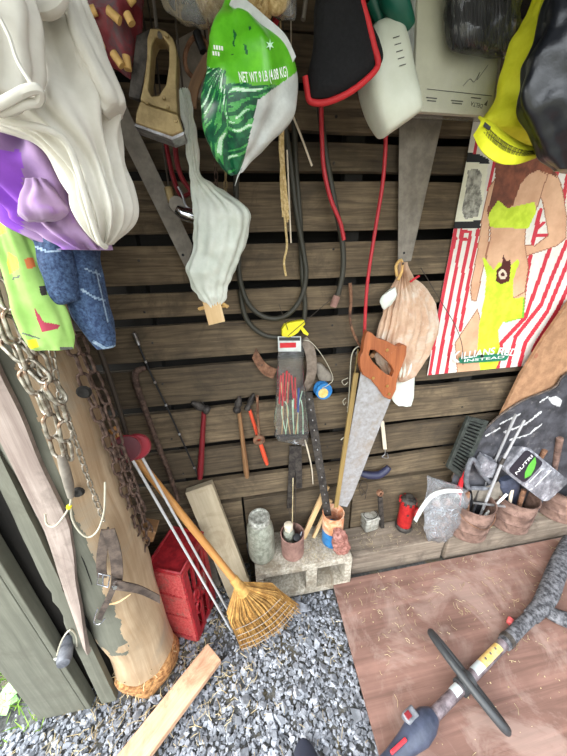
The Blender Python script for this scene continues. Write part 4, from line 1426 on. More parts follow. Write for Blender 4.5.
hammer((203, 402), (204, 411), (200, 478), 0.014, 'dark red handled hammer hanging alone on the wall, left of the other hammers', M['redwood'], hd=((209, 411), (191, 402)))
hammer((241, 402), (239, 412), (247, 477), 0.0125, 'brown wooden handled hammer hanging in the middle of the three hammers', M['brownhandle'], hd=((236.5, 412), (240, 396)))
hammer((252, 400), (249, 408), (267, 464), 0.0105, 'orange red handled hammer hanging behind the rusty wrench', M['orangered'], hd=((247, 410), (254, 393)))
wr = thing('rusty_wrench', 'rusty ring wrench hanging in front of the orange red hammer handle', 'wrench', P(259, 447, -0.05))
MB().tube([P(257, 396, -0.045), P(258, 416, -0.047), P(259, 434, -0.05)], [0.009, 0.0085, 0.0095], 12, flat=0.6).build('shank', M['rust'], wr)
c = P(259, 440, -0.051)
MB().tube([c + V((math.cos(t) * 0.0155, -0.003 * math.sin(t), math.sin(t) * 0.0165)) for t in [6.283 * k / 22 for k in range(22)]], 0.0085, 10, closed=True).build('ring_head', M['rust'], wr)
MB().tube([P(257, 398, 0.0), P(257, 397, -0.055)], 0.0025, 8).build('nail', M['iron'], wr)

rd = thing('thin_chain_rod', 'thin black beaded rod hanging slanted on the dark wall behind the reflectors', 'rod', P(199, 478, -0.03))
path = [P(136, 338, -0.02), P(150, 372, -0.022), P(172, 418, -0.024), P(199, 478, -0.03)]
MB().tube(spline(path, 5), 0.0035, 8).build('rod', M['black'], rd)
pp_ = spline(path, 4)
for q in pp_[1::2]:
    MB().lathe([(0.0, -0.006), (0.0045, -0.004), (0.0045, 0.004), (0.0, 0.006)], q, pp_[-1] - pp_[0], 10).build('bead', M['steel'], rd)
MB().tube([P(134, 333, -0.02), P(138, 343, -0.02)], 0.006, 10).build('end_ferrule', M['steel'], rd)
MB().tube([P(134, 332, 0.0), P(134, 333, -0.024)], 0.002, 6).build('nail', M['iron'], rd)
tag(MB().tube(spline([P(146, 368, -0.02), P(136, 372, -0.022), P(137, 386, -0.024), P(146, 412, -0.026), P(158, 445, -0.03), P(168, 470, -0.03), P(178, 500, -0.03)], 6), [0.008, 0.011, 0.011, 0.010, 0.010, 0.010, 0.009], 12).build('curved_crook', M['rustchain']),
    'dark curved wooden crook leaning on the shaded wall left of the beaded rod', 'crook')

# hoses and cords
hs = thing('black_hose', 'black rubber hose hanging on the wall in a long loop down to a rounded bend', 'hose', P(285, 330, -0.02))
MB().tube(spline([P(284, 120, -0.04), P(290, 160, -0.035), P(296, 210, -0.03), P(303, 250, -0.026), P(306, 275, -0.026), P(301, 298, -0.026), P(287, 315, -0.026), P(268, 318, -0.026), P(250, 306, -0.026), P(240, 280, -0.026), P(238, 240, -0.026), P(236, 190, -0.026), P(240, 120, -0.03)], 8), 0.0085, 12).build('hose', M['hose'], hs)
MB().tube(spline([P(294, 120, -0.02), P(296, 170, -0.018), P(300, 220, -0.016), P(302, 270, -0.016), P(305, 310, -0.016), P(300, 330, -0.016), P(282, 337, -0.016), P(262, 334, -0.016), P(246, 318, -0.016), P(240, 290, -0.014)], 8), 0.0085, 12).build('hose', M['hose'], hs)
cord(hs, P(284, 118, -0.04))
h2 = thing('short_hose', 'short black hose hanging with a pale end fitting, beside the left red cable', 'hose', P(337, 305, -0.04))
MB().tube(spline([P(318, 90, -0.05), P(325, 150, -0.045), P(334, 200, -0.04), P(342, 240, -0.036), P(343, 270, -0.034), P(338, 295, -0.034)], 8), 0.0092, 12).build('hose', M['hose'], h2)
MB().tube([P(337, 296, -0.034), P(335, 301, -0.034), P(333, 307, -0.034)], [0.012, 0.013, 0.0115], 14).build('end_fitting', M['clay'], h2)
cord(h2, P(318, 92, -0.05))
rc1 = tag(MB().tube(spline([P(320, 40, -0.08), P(321, 100, -0.07), P(322, 140, -0.06), P(324, 170, -0.056), P(331, 200, -0.054), P(340, 222, -0.052), P(344, 240, -0.05)], 8) , 0.0062, 10).tube([P(320, 42, -0.08), V((P(320, 42, -0.08).x, -0.08, CEIL))], 0.0062, 10).build('red_cable', M['redcable']), 'shorter red cable hanging from the black red-edged pouch, left of the two', 'cable', 'red cables')
rc2 = tag(MB().tube(spline([P(385, 60, -0.08), P(386, 130, -0.06), P(383, 180, -0.05), P(376, 225, -0.045), P(369, 270, -0.045), P(366, 300, -0.045), P(364, 345, -0.045)], 8), 0.0058, 10).tube([P(385, 62, -0.08), V((P(385, 62, -0.08).x, -0.08, CEIL))], 0.0058, 10).build('red_cable', M['redcable']), 'longer red cable hanging from the white jug down to the saw handle', 'cable', 'red cables')
tw = thing('frayed_twine', 'bundle of frayed tan twine hanging below the green seed bag', 'twine', P(285, 275, -0.06))
for k in range(9):
    e = (285 + random.uniform(-5, 4), 215 + random.uniform(-14, 8)) if k else (286, 276)
    MB().tube(spline([P(280 + k * 0.5, 110, -0.09 - 0.002 * k), P(281 + random.uniform(-2, 3), 150, -0.09), P(283 + random.uniform(-4, 4), 185, -0.085), P(*e, -0.08)] if k else [P(281, 110, -0.09), P(283, 170, -0.088), P(285, 220, -0.082), P(287, 245, -0.08), P(284, 262, -0.08), P(286, 276, -0.08)], 6), 0.0028 if k else 0.0036, 7).build('strand', M['twine'], tw)
MB().tube([P(287, 150, -0.08), P(291, 243, -0.07)], 0.0025, 7).build('pale_strand', M['cream'], tw)
cord(tw, P(281, 111, -0.09), 'twine')
tag(MB().tube(spline([P(292, 114, -0.06), P(301, 136, -0.055), P(312, 166, -0.05)], 4), 0.003, 8).tube([P(292, 114, -0.06), V((P(292, 114, -0.06).x, -0.06, CEIL))], 0.0016, 6).build('pale_stick', M['cream']), 'thin pale stick hanging slanted right of the seed bag', 'stick')

# saw leaning in the blue can
sy = lambda py: -0.075 - 0.035 * (py - 335) / 172.0
Q = lambda x, y, o=0.0: P(x, y, sy(y) + o)
sw = thing('hand_saw', 'hand saw with orange wooden handle standing tip down in the blue can', 'hand saw', Q(341, 507))
MB().prism([Q(361, 372), Q(373, 379), Q(384, 395), Q(391, 399), Q(372, 447), Q(352, 498), Q(347, 507), Q(337, 505)], (0, 0.0016, 0.0004)).build('blade', M['sawsteel'], sw, smooth=0)
ho = [(367, 331), (372, 333), (377, 338), (387, 341), (398, 347), (402, 344), (407, 346), (406, 356), (400, 372), (397, 380), (396, 390), (391, 400), (384, 397), (378, 388), (371, 380), (363, 375), (360, 366), (360, 357), (363, 352), (364, 342)]
hi = [(370, 350), (375, 350), (383, 357), (391, 365), (394, 372), (392, 377), (386, 374), (380, 369), (373, 362), (369, 355)]
o = MB().ring_prism([Q(x, y, -0.011) for x, y in ho], [Q(x, y, -0.011) for x, y in hi], (0, 0.024, 0.0), N=110).build('handle', M['sawhandle'], sw, smooth=30, bev=0.003)
for (x, y) in ((373, 378), (387, 386), (389, 394), (387, 350)):
    MB().lathe([(0.0, 0.004), (0.0055, 0.0035), (0.006, 0.0), (0.006, -0.002)], Q(x, y, -0.011), (0, -1, 0.1), 14).build('bolt', M['brass'], o)
MB().beam(Q(356, 373, -0.004), Q(336, 507, -0.004), Q(360, 373) - Q(355.5, 373), (0, 0.008, 0)).build('blade_guard', M['rulerwood'], sw, smooth=0, label='yellow wooden strip over the teeth')
MB().tube([Q(377, 346, -0.03), P(374, 356, -0.075), ], 0.006, 10).build('x', M['brownhandle'])
bpy.data.objects.remove(bpy.data.objects['x'])
pg = thing('wall_peg', 'brown wooden peg on the wall inside the saw handle opening', 'peg', P(374, 352, -0.01))
MB().tube([P(377, 347, 0.0), P(372, 356, -0.085)], 0.0075, 12).build('peg', M['brownhandle'], pg)
# knotted twine beside saw
kt = thing('knotted_wire', 'old knotted pale wire hanging along the left of the saw guard', 'wire', P(346, 440, -0.04))
MB().tube(spline([P(361, 345, -0.03), P(354, 350, -0.03), P(351, 360, -0.035), P(350, 380, -0.035), P(348, 410, -0.035), P(347, 432, -0.035), P(341, 440, -0.035)], 6), 0.0024, 7).build('wire', M['wire'], kt)
MB().tube(spline([P(358, 349, -0.035), P(355, 372, -0.04), P(352, 395, -0.04), P(351, 412, -0.04)], 6), 0.005, 8, flat=0.5).build('wrapped_strip', M['rulerwood'], kt)
for (x, y, dx) in ((348, 378, -6), (346, 398, -3), (347, 407, 3), (348, 420, 2)):
    MB().tube(spline([P(x, y, -0.035), P(x + dx, y + 3, -0.04), P(x + dx * 0.6, y + 7, -0.036), P(x, y + 4, -0.034)], 5), 0.0016, 6).build('knot', M['wire'], kt)
MB().tube([P(361, 345, 0.0), P(361, 345, -0.04)], 0.002, 6).build('nail', M['iron'], kt)
rh = thing('rusty_rod_hook', 'rusty brown bent rod hanging above the saw handle', 'hook', P(358, 350, -0.03))
MB().tube(spline([P(350, 283, -0.022), P(351, 300, -0.025), P(350, 318, -0.026), P(353, 332, -0.03), P(361, 348, -0.03)], 5), [0.0065, 0.0055, 0.005, 0.005, 0.004], 10).build('rod', M['rust'], rh)
MB().tube([P(350, 284, 0.0), P(350, 284, -0.026)], 0.003, 8).build('nail', M['iron'], rh)
MB().tube(spline([P(358, 350, -0.032), P(356, 354, -0.036), P(359, 357, -0.036), P(362, 352, -0.032)], 4), 0.002, 6).build('eye', M['steel'], rh)

# clear package of red ties
pk = thing('clear_package', 'clear plastic bag with a red and white card header hanging on the wall', 'package', P(293, 445, -0.04))
mb = MB().bag([(278, 338, 302, 338, -0.03, 0.004), (278, 354, 303, 353, -0.032, 0.008), (277, 380, 304, 378, -0.036, 0.016), (275, 410, 307, 408, -0.038, 0.018), (274, 428, 308, 424, -0.038, 0.016), (276, 438, 308, 438, -0.036, 0.008), (280, 441, 306, 446, -0.034, 0.003)], n=60, sub=6, crum=(30, 0.006), seed=3)
mb.build('clear_bag', M['film'], pk, smooth=80)
hd = MB().beam(P(278, 344, -0.04), P(301, 344, -0.04), (0, 0, (P(290, 337, -.04) - P(290, 352, -.04)).z), (0, 0.002, 0)).build('card_header', M['seedgrey'], pk, smooth=0)
hd2 = MB().beam(P(280, 345.5, -0.042), P(296, 345, -0.042), (0, 0, 0.018), (0, 0.001, 0)).build('red_band', M['redplastic'], hd, smooth=0)
MB().beam(P(279, 339, -0.042), P(300, 339, -0.042), (0, 0, 0.012), (0, 0.001, 0)).build('dark_band', M['darkplastic'], hd, smooth=0)
MB().tube([P(290, 338, 0.0), P(290, 337, -0.045)], 0.002, 8).build('nail', M['iron'], pk)
for k in range(6):
    x0 = 281 + 2.7 * k
    a, b = P(x0 + random.uniform(-.6, .6), 371 + 2.2 * abs(k - 2), -0.036 - 0.004 * (k % 3)), P(x0 - 2 + random.uniform(-1, 1) + (3 if k > 3 else 0), 403 + random.uniform(-5, 6), -0.036 - 0.004 * (k % 3))
    tag(MB().tube([a, b], 0.0038, 8).build('red_marker', M['redplastic']), 'red plastic stick in the upper half of the clear hanging package', 'plastic stick', 'red sticks in the clear package')
tag(MB().tube([P(298.5, 388, -0.044), P(298, 412, -0.045)], 0.004, 8).build('blue_marker', M['blue']), 'single blue plastic stick among the red ones in the clear package', 'plastic stick')
for k in range(9):
    x0 = 281 + 2.6 * k
    tag(MB().tube(spline([P(x0 + 3 * math.sin(k * 2.0), 382 + 9 * (k % 3), -0.038), P(x0 + 2 * math.cos(k * 3.0), 410, -0.04), P(x0 + random.uniform(-2, 3), 434, -0.037)], 4), 0.0022, 6).build('white_tie', M['palewood' if k % 3 == 0 else 'seedpale']), 'thin pale plastic strip in the lower half of the clear package', 'plastic strip', 'pale strips in the clear package')
tag(MB().tube(spline([P(305, 440, -0.034), P(309, 455, -0.03), P(312, 470, -0.025), P(313, 484, -0.02)], 5), [0.003, 0.0035, 0.003, 0.002], 8).build('white_strip', M['cream']), 'white plastic strip hanging below the clear package', 'strip')
yc = thing('yellow_nozzle', 'bright yellow plastic nozzle on the wall just above the clear package', 'nozzle', P(292, 336, -0.03))
MB().prism([P(x, y, -0.02) for x, y in ((281, 335), (281, 328), (284, 323), (290, 321), (303, 319), (304, 323), (300, 327), (297, 331), (293, 334), (288, 336))], (0, -0.024, 0)).build('nozzle_body', M['yellow'], yc, smooth=30, bev=0.003)
MB().prism([P(x, y, -0.026) for x, y in ((299, 327), (302, 326), (308, 333), (307, 335), (303, 333))], (0, -0.012, 0)).build('trigger', M['yellow'], yc, smooth=30, bev=0.001)
for (a, b) in (((279, 304), (288, 330)), ((330, 300), (288, 336))):
    MB().tube([P(*a, -0.048), P(*b, -0.048)], 0.0011, 6).build('wire', M['darkwire'], yc)
MB().tube([P(290, 328, 0.004), P(290, 328, -0.03)], 0.003, 8).build('nail', M['iron'], yc)
lb = thing('brown_belt', 'grey brown curved belt hanging edge on right of the clear package', 'belt', P(312, 395, -0.03))
MB().ribbon([P(302, 338, -0.02), P(309, 348, -0.035), P(312, 364, -0.04), P(310, 380, -0.035), P(303, 392, -0.02)], [(P(306, 360, -.03) - P(301, 361, -.03))] * 5, 0.006).build('belt', M['beltgrey'], lb)
MB().tube([P(303, 339, 0.0), P(303, 339, -0.03)], 0.0025, 8).build('nail', M['iron'], lb)
ps = thing('perforated_strap', 'dark perforated strap hanging from the belt down into the blue can', 'strap', P(325, 518, -0.07))
pa, pb = P(308, 392, -0.02), P(328, 516, -0.085)
sdv = (P(313, 392, -0.02) - P(308, 392, -0.02)) * 0.85
MB().ribbon([pa, pa.lerp(pb, 0.5), pb], [sdv] * 3, 0.003).build('strap', M['iron'], ps)
for k in range(13):
    q = pa.lerp(pb, 0.05 + 0.9 * k / 12)
    MB().lathe([(0.0, 0.0), (0.003, 0.0), (0.003, 0.0045), (0.0, 0.005)], q, (0, -1, 0.2), 8).build('eyelet', M['steel'], ps)
MB().tube([P(308, 394, 0.0), P(308, 394, -0.028)], 0.0025, 8).build('nail', M['iron'], ps)
sl = thing('blue_yellow_spool', 'small spool with a blue and yellow label hanging by a wire bail', 'spool', P(322, 397, -0.03))
c = P(321, 388, -0.006)
MB().lathe([(0.0, 0.0), (0.033, 0.0), (0.033, 0.006), (0.018, 0.008), (0.018, 0.03), (0.033, 0.032), (0.033, 0.038), (0.0, 0.038)], c, (0.05, -1, 0.05), 26).build('spool_body', M['bluecan'], sl)
MB().lathe([(0.0, 0.0), (0.02, 0.0), (0.02, 0.001)], c + V((-.002, -0.0385, -0.004)), (0.05, -1, 0.05), 20).build('label', M['labelyellow'], sl)
MB().tube(spline([P(303, 340, -0.03), P(312, 343, -0.035), P(325, 360, -0.04), P(333, 378, -0.042), P(328, 385, -0.045), P(322, 388, -0.046)], 6), 0.0013, 6).build('bail', M['wire'], sl)
MB().bag([(314, 362, 322, 364, -0.018, 0.012), (316, 372, 331, 374, -0.018, 0.014), (319, 380, 333, 380, -0.018, 0.010)], n=30, sub=4).build('grey_sleeve', M['dullsteel'], sl)
sk = thing('rusty_sickle', 'rusty brown curved blade hanging left of the clear package', 'sickle', P(272, 376, -0.02))
MB().ribbon([P(254, 353, -0.012), P(259, 362, -0.018), P(266, 370, -0.02), P(275, 374, -0.02)], [(P(260, 352, -.01) - P(258, 357, -.01))] * 4, 0.004).build('blade', M['rust'], sk)
MB().tube([P(262, 365, 0.004), P(262, 365, -0.025)], 0.0025, 8).build('nail', M['iron'], sk)
for k, (a, b, l) in enumerate((((293, 446), (290, 508), 'left one of two dark flat bars hanging below the clear package'), ((298, 446), (299, 488), 'right, shorter one of two dark flat bars below the clear package'))):
    t = thing('flat_bar', l, 'bar', P(*b, -0.012), 'dark bars on the wall')
    MB().beam(P(*a, -0.02), P(*b, -0.02), P(301, 470) - P(294.5, 470), (0, 0.006, 0)).build('bar', M['iron'], t, bev=0.001)
    MB().tube([P(a[0], a[1] + 4, 0.006), P(a[0], a[1] + 4, -0.02)], 0.002, 6).build('nail', M['iron'], t)
nh = thing('navy_handle', 'dark navy rubber grip sticking out sideways on the wall right of the saw blade', 'handle', P(375, 483, -0.03))
MB().tube(spline([P(360, 473, -0.02), P(368, 475, -0.03), P(378, 475, -0.034), P(385, 471, -0.034), P(389, 467, -0.034)], 5), [0.013, 0.018, 0.018, 0.017, 0.013], 14).build('grip', M['navy'], nh)
MB().tube(spline([P(364, 462, -0.012), P(363, 468, -0.02), P(360, 473, -0.022), P(352, 478, -0.022)], 4), 0.003, 8).build('shank', M['iron'], nh)
MB().tube([P(364, 462, 0.006), P(364, 462, -0.02)], 0.0025, 8).build('nail', M['iron'], nh)
for k, pth in enumerate(([(361, 480), (367, 484), (366, 492), (361, 496)], [(359, 482), (362, 488), (366, 494), (365, 499)], [(363, 480), (359, 488), (362, 495), (364, 492)])):
    MB().tube(spline([P(x, y, -0.018 - 0.004 * k) for x, y in pth], 5), 0.0018, 6).build('wire_curl', M['darkwire'], nh)
wh = thing('white_hanger_strip', 'white strip with a small metal hook hanging right of the saw blade', 'hanger', P(386, 462, -0.02))
MB().beam(P(382, 421, -0.02), P(385, 449, -0.02), P(386, 430) - P(382.5, 430), (0, 0.005, 0)).build('strip', M['cream'], wh, smooth=0)
MB().tube(spline([P(385, 448, -0.012), P(385, 454, -0.018), P(382, 457, -0.024), P(388, 458, -0.024), P(387, 453, -0.02)], 4), 0.002, 6).build('hook', M['steel'], wh)
MB().tube([P(382.5, 423, 0.006), P(382.5, 423, -0.018)], 0.002, 6).build('nail', M['iron'], wh)

# ================================================================== UPPER HANGING THINGS
# saw blades hung by their (hidden) handles
for k, (pts, y, l, hole) in enumerate((([(88, 70), (114, 80), (193, 246), (186, 269)], -0.06, 'grey tapered saw blade hanging slanted at the left beside the staple gun', (183, 255)),
                                     ([(400, 60), (456, 60), (411, 261), (398, 262)], -0.03, 'grey tapered saw blade hanging point down below the printed paper pack', (404, 253)))):
    t = thing('saw_blade', l, 'saw', P(*pts[3], y), 'hanging saw blades')
    MB().prism([P(a, b, y) for a, b in pts], (0, 0.002, 0.0)).build('blade', M['dullsteel'], t, smooth=0)
    MB().lathe([(0.0, 0.0), (0.004, 0.0), (0.004, 0.0006), (0.0, 0.0006)], P(*hole, y), (0, -1, 0), 14).build('hang_hole', M['black'], t)
    cord(t, P((pts[0][0] + pts[1][0]) / 2, 66, y + 0.001), r=0.003)

# staple gun
sg = thing('staple_gun', 'large khaki metal staple gun hanging at the upper left, handle slot upward', 'staple gun', P(158, 135, -0.28))
yy = -0.27
ho = [(150, 28), (158, 28), (166, 31), (173, 38), (176, 47), (177, 60), (176, 80), (177, 100), (178, 114), (173, 112), (150, 105), (140, 100), (144, 80), (147, 55), (147, 38)]
hi = [(155, 37), (163, 37), (169, 45), (169, 65), (166, 84), (159, 95), (151, 96), (148, 90), (150, 68), (151.5, 46)]
MB().ring_prism([P(x, y, yy - 0.016) for x, y in ho], [P(x, y, yy - 0.016) for x, y in hi], (0, 0.034, 0), N=100).build('handle_frame', M['gold'], sg, smooth=30, bev=0.004)
MB().prism([P(x, y, yy - 0.022) for x, y in ((140, 100), (150, 105), (178, 114), (183, 131), (172, 136), (135, 123), (136, 112))], (0, 0.05, 0)).build('body', M['gold'], sg, smooth=30, bev=0.003)
MB().prism([P(x, y, yy - 0.019) for x, y in ((135, 123), (172, 136), (184, 131), (184, 135), (172, 140), (134, 126))], (0, 0.044, 0)).build('base_plate', M['steel'], sg, smooth=30, bev=0.001)
MB().prism([P(x, y, yy + 0.02) for x, y in ((136, 35), (150, 28), (148, 60), (140, 100), (128, 96), (133, 60))], (0, 0.012, 0)).build('back_lever', M['iron'], sg, smooth=30, bev=0.002)
for (x, y) in ((168, 107), (176, 121), (147, 103), (164, 98), (167, 36)):
    MB().lathe([(0.0, 0.003), (0.0025, 0.003), (0.0034, 0.001), (0.0034, 0.0)], P(x, y, yy - 0.021), (0, -1, 0), 12).build('rivet', M['gold'], sg)
MB().tube(spline([P(160, 36, yy - 0.018), P(158, 31, yy), P(156, 34, yy + 0.02), P(157, 40, yy + 0.02)], 4), 0.004, 8).build('hook', M['iron'], sg)
cord(sg, P(157, 30, yy), r=0.003)

# maroon bag with tan pegs
bp = thing('maroon_bag', 'maroon printed plastic bag of tan pegs hanging at the upper left behind the white shirt', 'bag', P(125, 78, -0.2))
mb = MB().bag([(40, -60, 140, -60, -0.22, 0.03), (55, -20, 141, -20, -0.22, 0.05), (75, 15, 141, 15, -0.22, 0.055), (88, 38, 138, 38, -0.22, 0.05), (98, 55, 135, 58, -0.22, 0.035), (118, 70, 132, 72, -0.22, 0.02), (128, 78, 132, 79, -0.22, 0.004)], n=70, sub=6, pleat=(5, 0.004, 2), crum=(16, 0.01), seed=14)
mb.build('bag_body', M['candyred'], bp, smooth=70)
cord(bp, P(90, -50, -0.22))
for k, (a, b, q) in enumerate((((108, 10), (120, 21), 0), ((127, 14), (132, 24), 0), ((128, 2), (133, -4), 0), ((113, 53), (122, 66), 0.012), ((126, 56), (128, 70), 0.022), ((95, 33), (102, 48), 0.008), ((84, 14), (96, 10), 0.006))):
    y = -0.282 + q
    tag(MB().tube([P(*a, y), P(*b, y)], 0.0068, 12).build('wood_peg', M['peg']), 'short tan wooden peg showing against the maroon bag', 'peg', 'pegs in the maroon bag')

# plastic bag and twine ball at the top
cbg = thing('clear_bag', 'crumpled pale clear plastic bag at the top edge above the staple gun', 'bag', P(190, 20, -0.22))
MB().bag([(168, -60, 240, -60, -0.24, 0.03), (160, -20, 240, -20, -0.24, 0.045), (164, 4, 236, 6, -0.24, 0.045), (172, 14, 226, 17, -0.24, 0.035), (180, 20, 215, 22, -0.24, 0.012)], n=70, sub=6, pleat=(7, 0.004, 2), crum=(26, 0.012), seed=21).build('bag_body', M['hazyfilm'], cbg, smooth=70)
cord(cbg, P(200, -55, -0.24))
tb = thing('twine_ball', 'ball of tan jute twine at the top edge above the green seed bag', 'twine ball', P(235, 18, -0.3))
c = P(234, -26, -0.2)
MB().lathe([(0.0, -0.07), (0.045, -0.06), (0.075, -0.025), (0.08, 0.0), (0.075, 0.025), (0.045, 0.06), (0.0, 0.07)], c, (0.9, 0.2, 0.2), 30).build('core', M['twine'], tb)
mb = MB()
for k in range(80):
    ax_ = V((random.gauss(0, 1), random.gauss(0, .7), random.gauss(0, .7))).normalized()
    s, u, _ = frame(ax_)
    off_ = ax_ * random.uniform(-0.03, 0.03)
    rr = math.sqrt(max(0.083 ** 2 - off_.length ** 2, 0.001))
    mb.tube([c + off_ + (s * math.cos(t) + u * math.sin(t)) * rr for t in [6.283 * i / 30 for i in range(30)]], 0.0036, 6, closed=True)
o = mb.build('wound_twine', M['twine'], tb)
cord(tb, c, 'twine')
MB().tube(spline([P(262, -14, -0.22), P(272, 6, -0.22), P(282, 4, -0.21), P(290, -12, -0.2)], 5), 0.011, 10).build('loose_coil', M['twine'], tb)
cb2 = thing('small_clear_pouch', 'small clear plastic pouch at the top edge right of the twine ball', 'pouch', P(288, 20, -0.2))
MB().bag([(255, -40, 297, -40, -0.2, 0.01), (262, 0, 296, 0, -0.2, 0.02), (270, 12, 296, 14, -0.2, 0.016), (288, 20, 295, 21, -0.2, 0.004)], n=40, sub=6, crum=(30, 0.006), seed=31).build('pouch_body', M['hazyfilm'], cb2, smooth=70)
cord(cb2, P(275, -35, -0.2))

# hanging cable loop, pliers and chrome fittings behind the white bag
lp = thing('cord_loop', 'brown cord loop with a black clip hanging between staple gun and seed bag', 'cord loop', P(200, 90, -0.18))
MB().tube(spline([P(198, 34, -0.18), P(190, 42, -0.18), P(185, 56, -0.18), P(187, 70, -0.18), P(196, 78, -0.18), P(206, 70, -0.18), P(210, 55, -0.18), P(206, 42, -0.18)], 6), 0.0045, 8, closed=True).build('loop', M['rust'], lp)
MB().tube([P(197, 33, -0.185), P(203, 52, -0.19)], [0.009, 0.007], 10).build('clip', M['black'], lp)
cord(lp, P(198, 33, -0.18))
tag(MB().ribbon([P(211, 54, -0.2), P(202, 68, -0.2), P(194, 86, -0.2), P(191, 106, -0.2)], [P(214, 56, -0.2) - P(209, 54, -0.2)] * 4, 0.008).tube([P(211, 55, -0.2), V((P(211, 55, -0.2).x, -0.2, CEIL))], 0.002, 6).build('curved_stick', M['brownhandle']), 'brown curved handle hanging close to the left side of the seed bag', 'handle')
bw = thing('backing_board', 'pale grey board hanging behind the cord loop at the upper left', 'board', P(200, 80, -0.1))
MB().prism([P(x, y, -0.09) for x, y in ((176, 40), (216, 18), (222, 60), (205, 100), (180, 90))], (0, 0.012, 0)).build('panel', M['dullsteel'], bw, smooth=0)
cord(bw, P(205, 26, -0.086))
pi = thing('red_pliers', 'dark pliers with long red handles hanging behind the white plastic bag', 'pliers', P(180, 215, -0.1))
MB().tube(spline([P(164, 130, -0.10), P(168, 155, -0.1), P(174, 180, -0.1), P(182, 196, -0.1), P(194, 190, -0.1)], 6), [0.006, 0.009, 0.009, 0.008, 0.006], 10, flat=0.7).build('handle', M['redwood'], pi)
MB().tube(spline([P(176, 128, -0.12), P(176, 155, -0.12), P(182, 178, -0.12), P(196, 196, -0.11)], 6), [0.006, 0.009, 0.009, 0.007], 10, flat=0.7).build('handle', M['redwood'], pi)
MB().tube([P(163, 112, -0.1), P(168, 128, -0.105), P(170, 142, -0.11)], [0.004, 0.013, 0.011], 10, flat=0.6).build('jaws', M['iron'], pi)
cord(pi, P(163, 113, -0.1))
ff = thing('chrome_fitting', 'shiny metal clamp fitting hanging against the slanted saw blade', 'fitting', P(185, 222, -0.11))
MB().tube([P(178, 210, -0.12), P(184, 214, -0.125), P(196, 217, -0.13)], [0.013, 0.0165, 0.0165], 18).build('barrel', M['chrome'], ff)
MB().lathe([(0.0, -0.006), (0.019, -0.006), (0.019, 0.006), (0.0, 0.006)], P(177, 205, -0.12), (0.2, -1, 0.1), 22).build('round_plate', M['dullsteel'], ff)
MB().tube([P(168, 188, -0.11), P(172, 202, -0.115)], 0.010, 14).build('sleeve', M['gold'], ff)
MB().tube(spline([P(178, 187, -0.115), P(182, 194, -0.12), P(186, 206, -0.125), P(192, 210, -0.13)], 5), 0.003, 8).build('spring_wire', M['steel'], ff)
cord(ff, P(169, 189, -0.11))
for k, (x0, x1, y0, y1, l) in enumerate(((215, 217, 150, 200, 'thin rusty chain hanging just behind the top of the white plastic bag'), (226, 225, 160, 204, 'thin tan metal chain hanging right of the thin rusty chain, below the seed bag'))):
    t = thing('thin_chain', l, 'chain', P(x1, y1, -0.09))
    links(t, [P(x0, y0, -0.09), P((x0 + x1) / 2, (y0 + y1) / 2, -0.09), P(x1, y1, -0.09)], 0.022, 0.0016, 0.011, M['rustchain' if k == 0 else 'gold'])
    cord(t, P(x0, y0, -0.09))
# green seed bag
gs = thing('seed_bag', 'bright green grass seed bag hanging at the top centre below the twine ball', 'seed bag', P(236, 178, -0.26))
sgy = -0.30
mb = MB().bag([(226, -14, 246, -16, sgy, 0.012), (222, 8, 252, 8, sgy, 0.02), (216, 30, 272, 30, sgy, 0.045), (210, 52, 287, 52, sgy, 0.06), (206, 74, 294, 74, sgy, 0.062), (201, 100, 293, 98, sgy, 0.06), (199, 126, 288, 122, sgy, 0.05), (205, 150, 270, 142, sgy, 0.034), (218, 167, 250, 160, sgy, 0.016), (230, 176, 241, 173, sgy, 0.004)], n=240, sub=22, pleat=(5, 0.007, 2.0), crum=(11, 0.012), seed=17)
GREYP = [(300, 68), (294, 74), (258, 100), (251, 130), (244, 160), (236, 180), (260, 175), (300, 130)]


def seedp(x, y, c):
    if c.y > sgy + 0.012:
        return 4
    if inpoly(x, y, GREYP):
        return 4
    lim = 84 + (x - 250) * 0.06 + 4 * noise.noise(V((x * 0.1, 2, 0))) - (14 if x < 226 else 0)
    if y > lim:
        # fanned blades of grass, printed
        a = math.atan2(y - 60, x - 226 + 0.001) * 22 + 3.0 * noise.noise(V((x * 0.035, y * 0.035, 0)))
        v = noise.noise(V((a * 0.9, math.hypot(x - 226, y - 60) * 0.03, 5)))
        if x > 228:
            v = noise.noise(V(((y - 0.005 * (x - 268) ** 2 + 7 * noise.noise(V((x * 0.06, y * 0.03, 8)))) * 0.24, x * 0.035, 3)))
        return 3 if v > 0.36 else (2 if v > 0.08 else 1)
    if 226 < x < 252 and 25 < y < 55 and noise.noise(V((x * 0.25, y * 0.1, 7))) > 0.34:
        return 1
    return None


mb.paint(seedp)
sbd = mb.build('bag_body', [M['seedgreen'], M['seeddark'], M['seedmid'], M['seedpale'], M['seedgrey']], gs, smooth=80)
text('NET WT 9 LB (4.08 KG)', P(240, 82, -0.372), P(288, 76, -0.368), 0.013, M['white'], gs, arc=-0.003)
mb = MB()
for k, (x, y, n_) in enumerate(((213.5, 47, 4), (212.5, 53, 3))):          # two illegible print lines
    for q in range(n_):
        mb.beam(P(x + 2.6 * q, y + 0.4 * q, -0.354 - 0.0028 * q), P(x + 2.6 * q + 1.7, y + 0.4 * q + 0.3, -0.3565 - 0.0028 * q), (0, 0, 0.005), (0, 0.0006, 0))
mb.build('print_lines', M['white'], gs, smooth=0)
MB().prism([P(270 + 4.5 * r_ * math.cos(t), 45 + 6 * r_ * math.sin(t), -0.366) for t, r_ in [(6.283 * k / 12, 1 if k % 2 else 0.35) for k in range(12)]], (0, -0.0006, 0)).build('star_mark', M['seedpale'], gs, smooth=0)
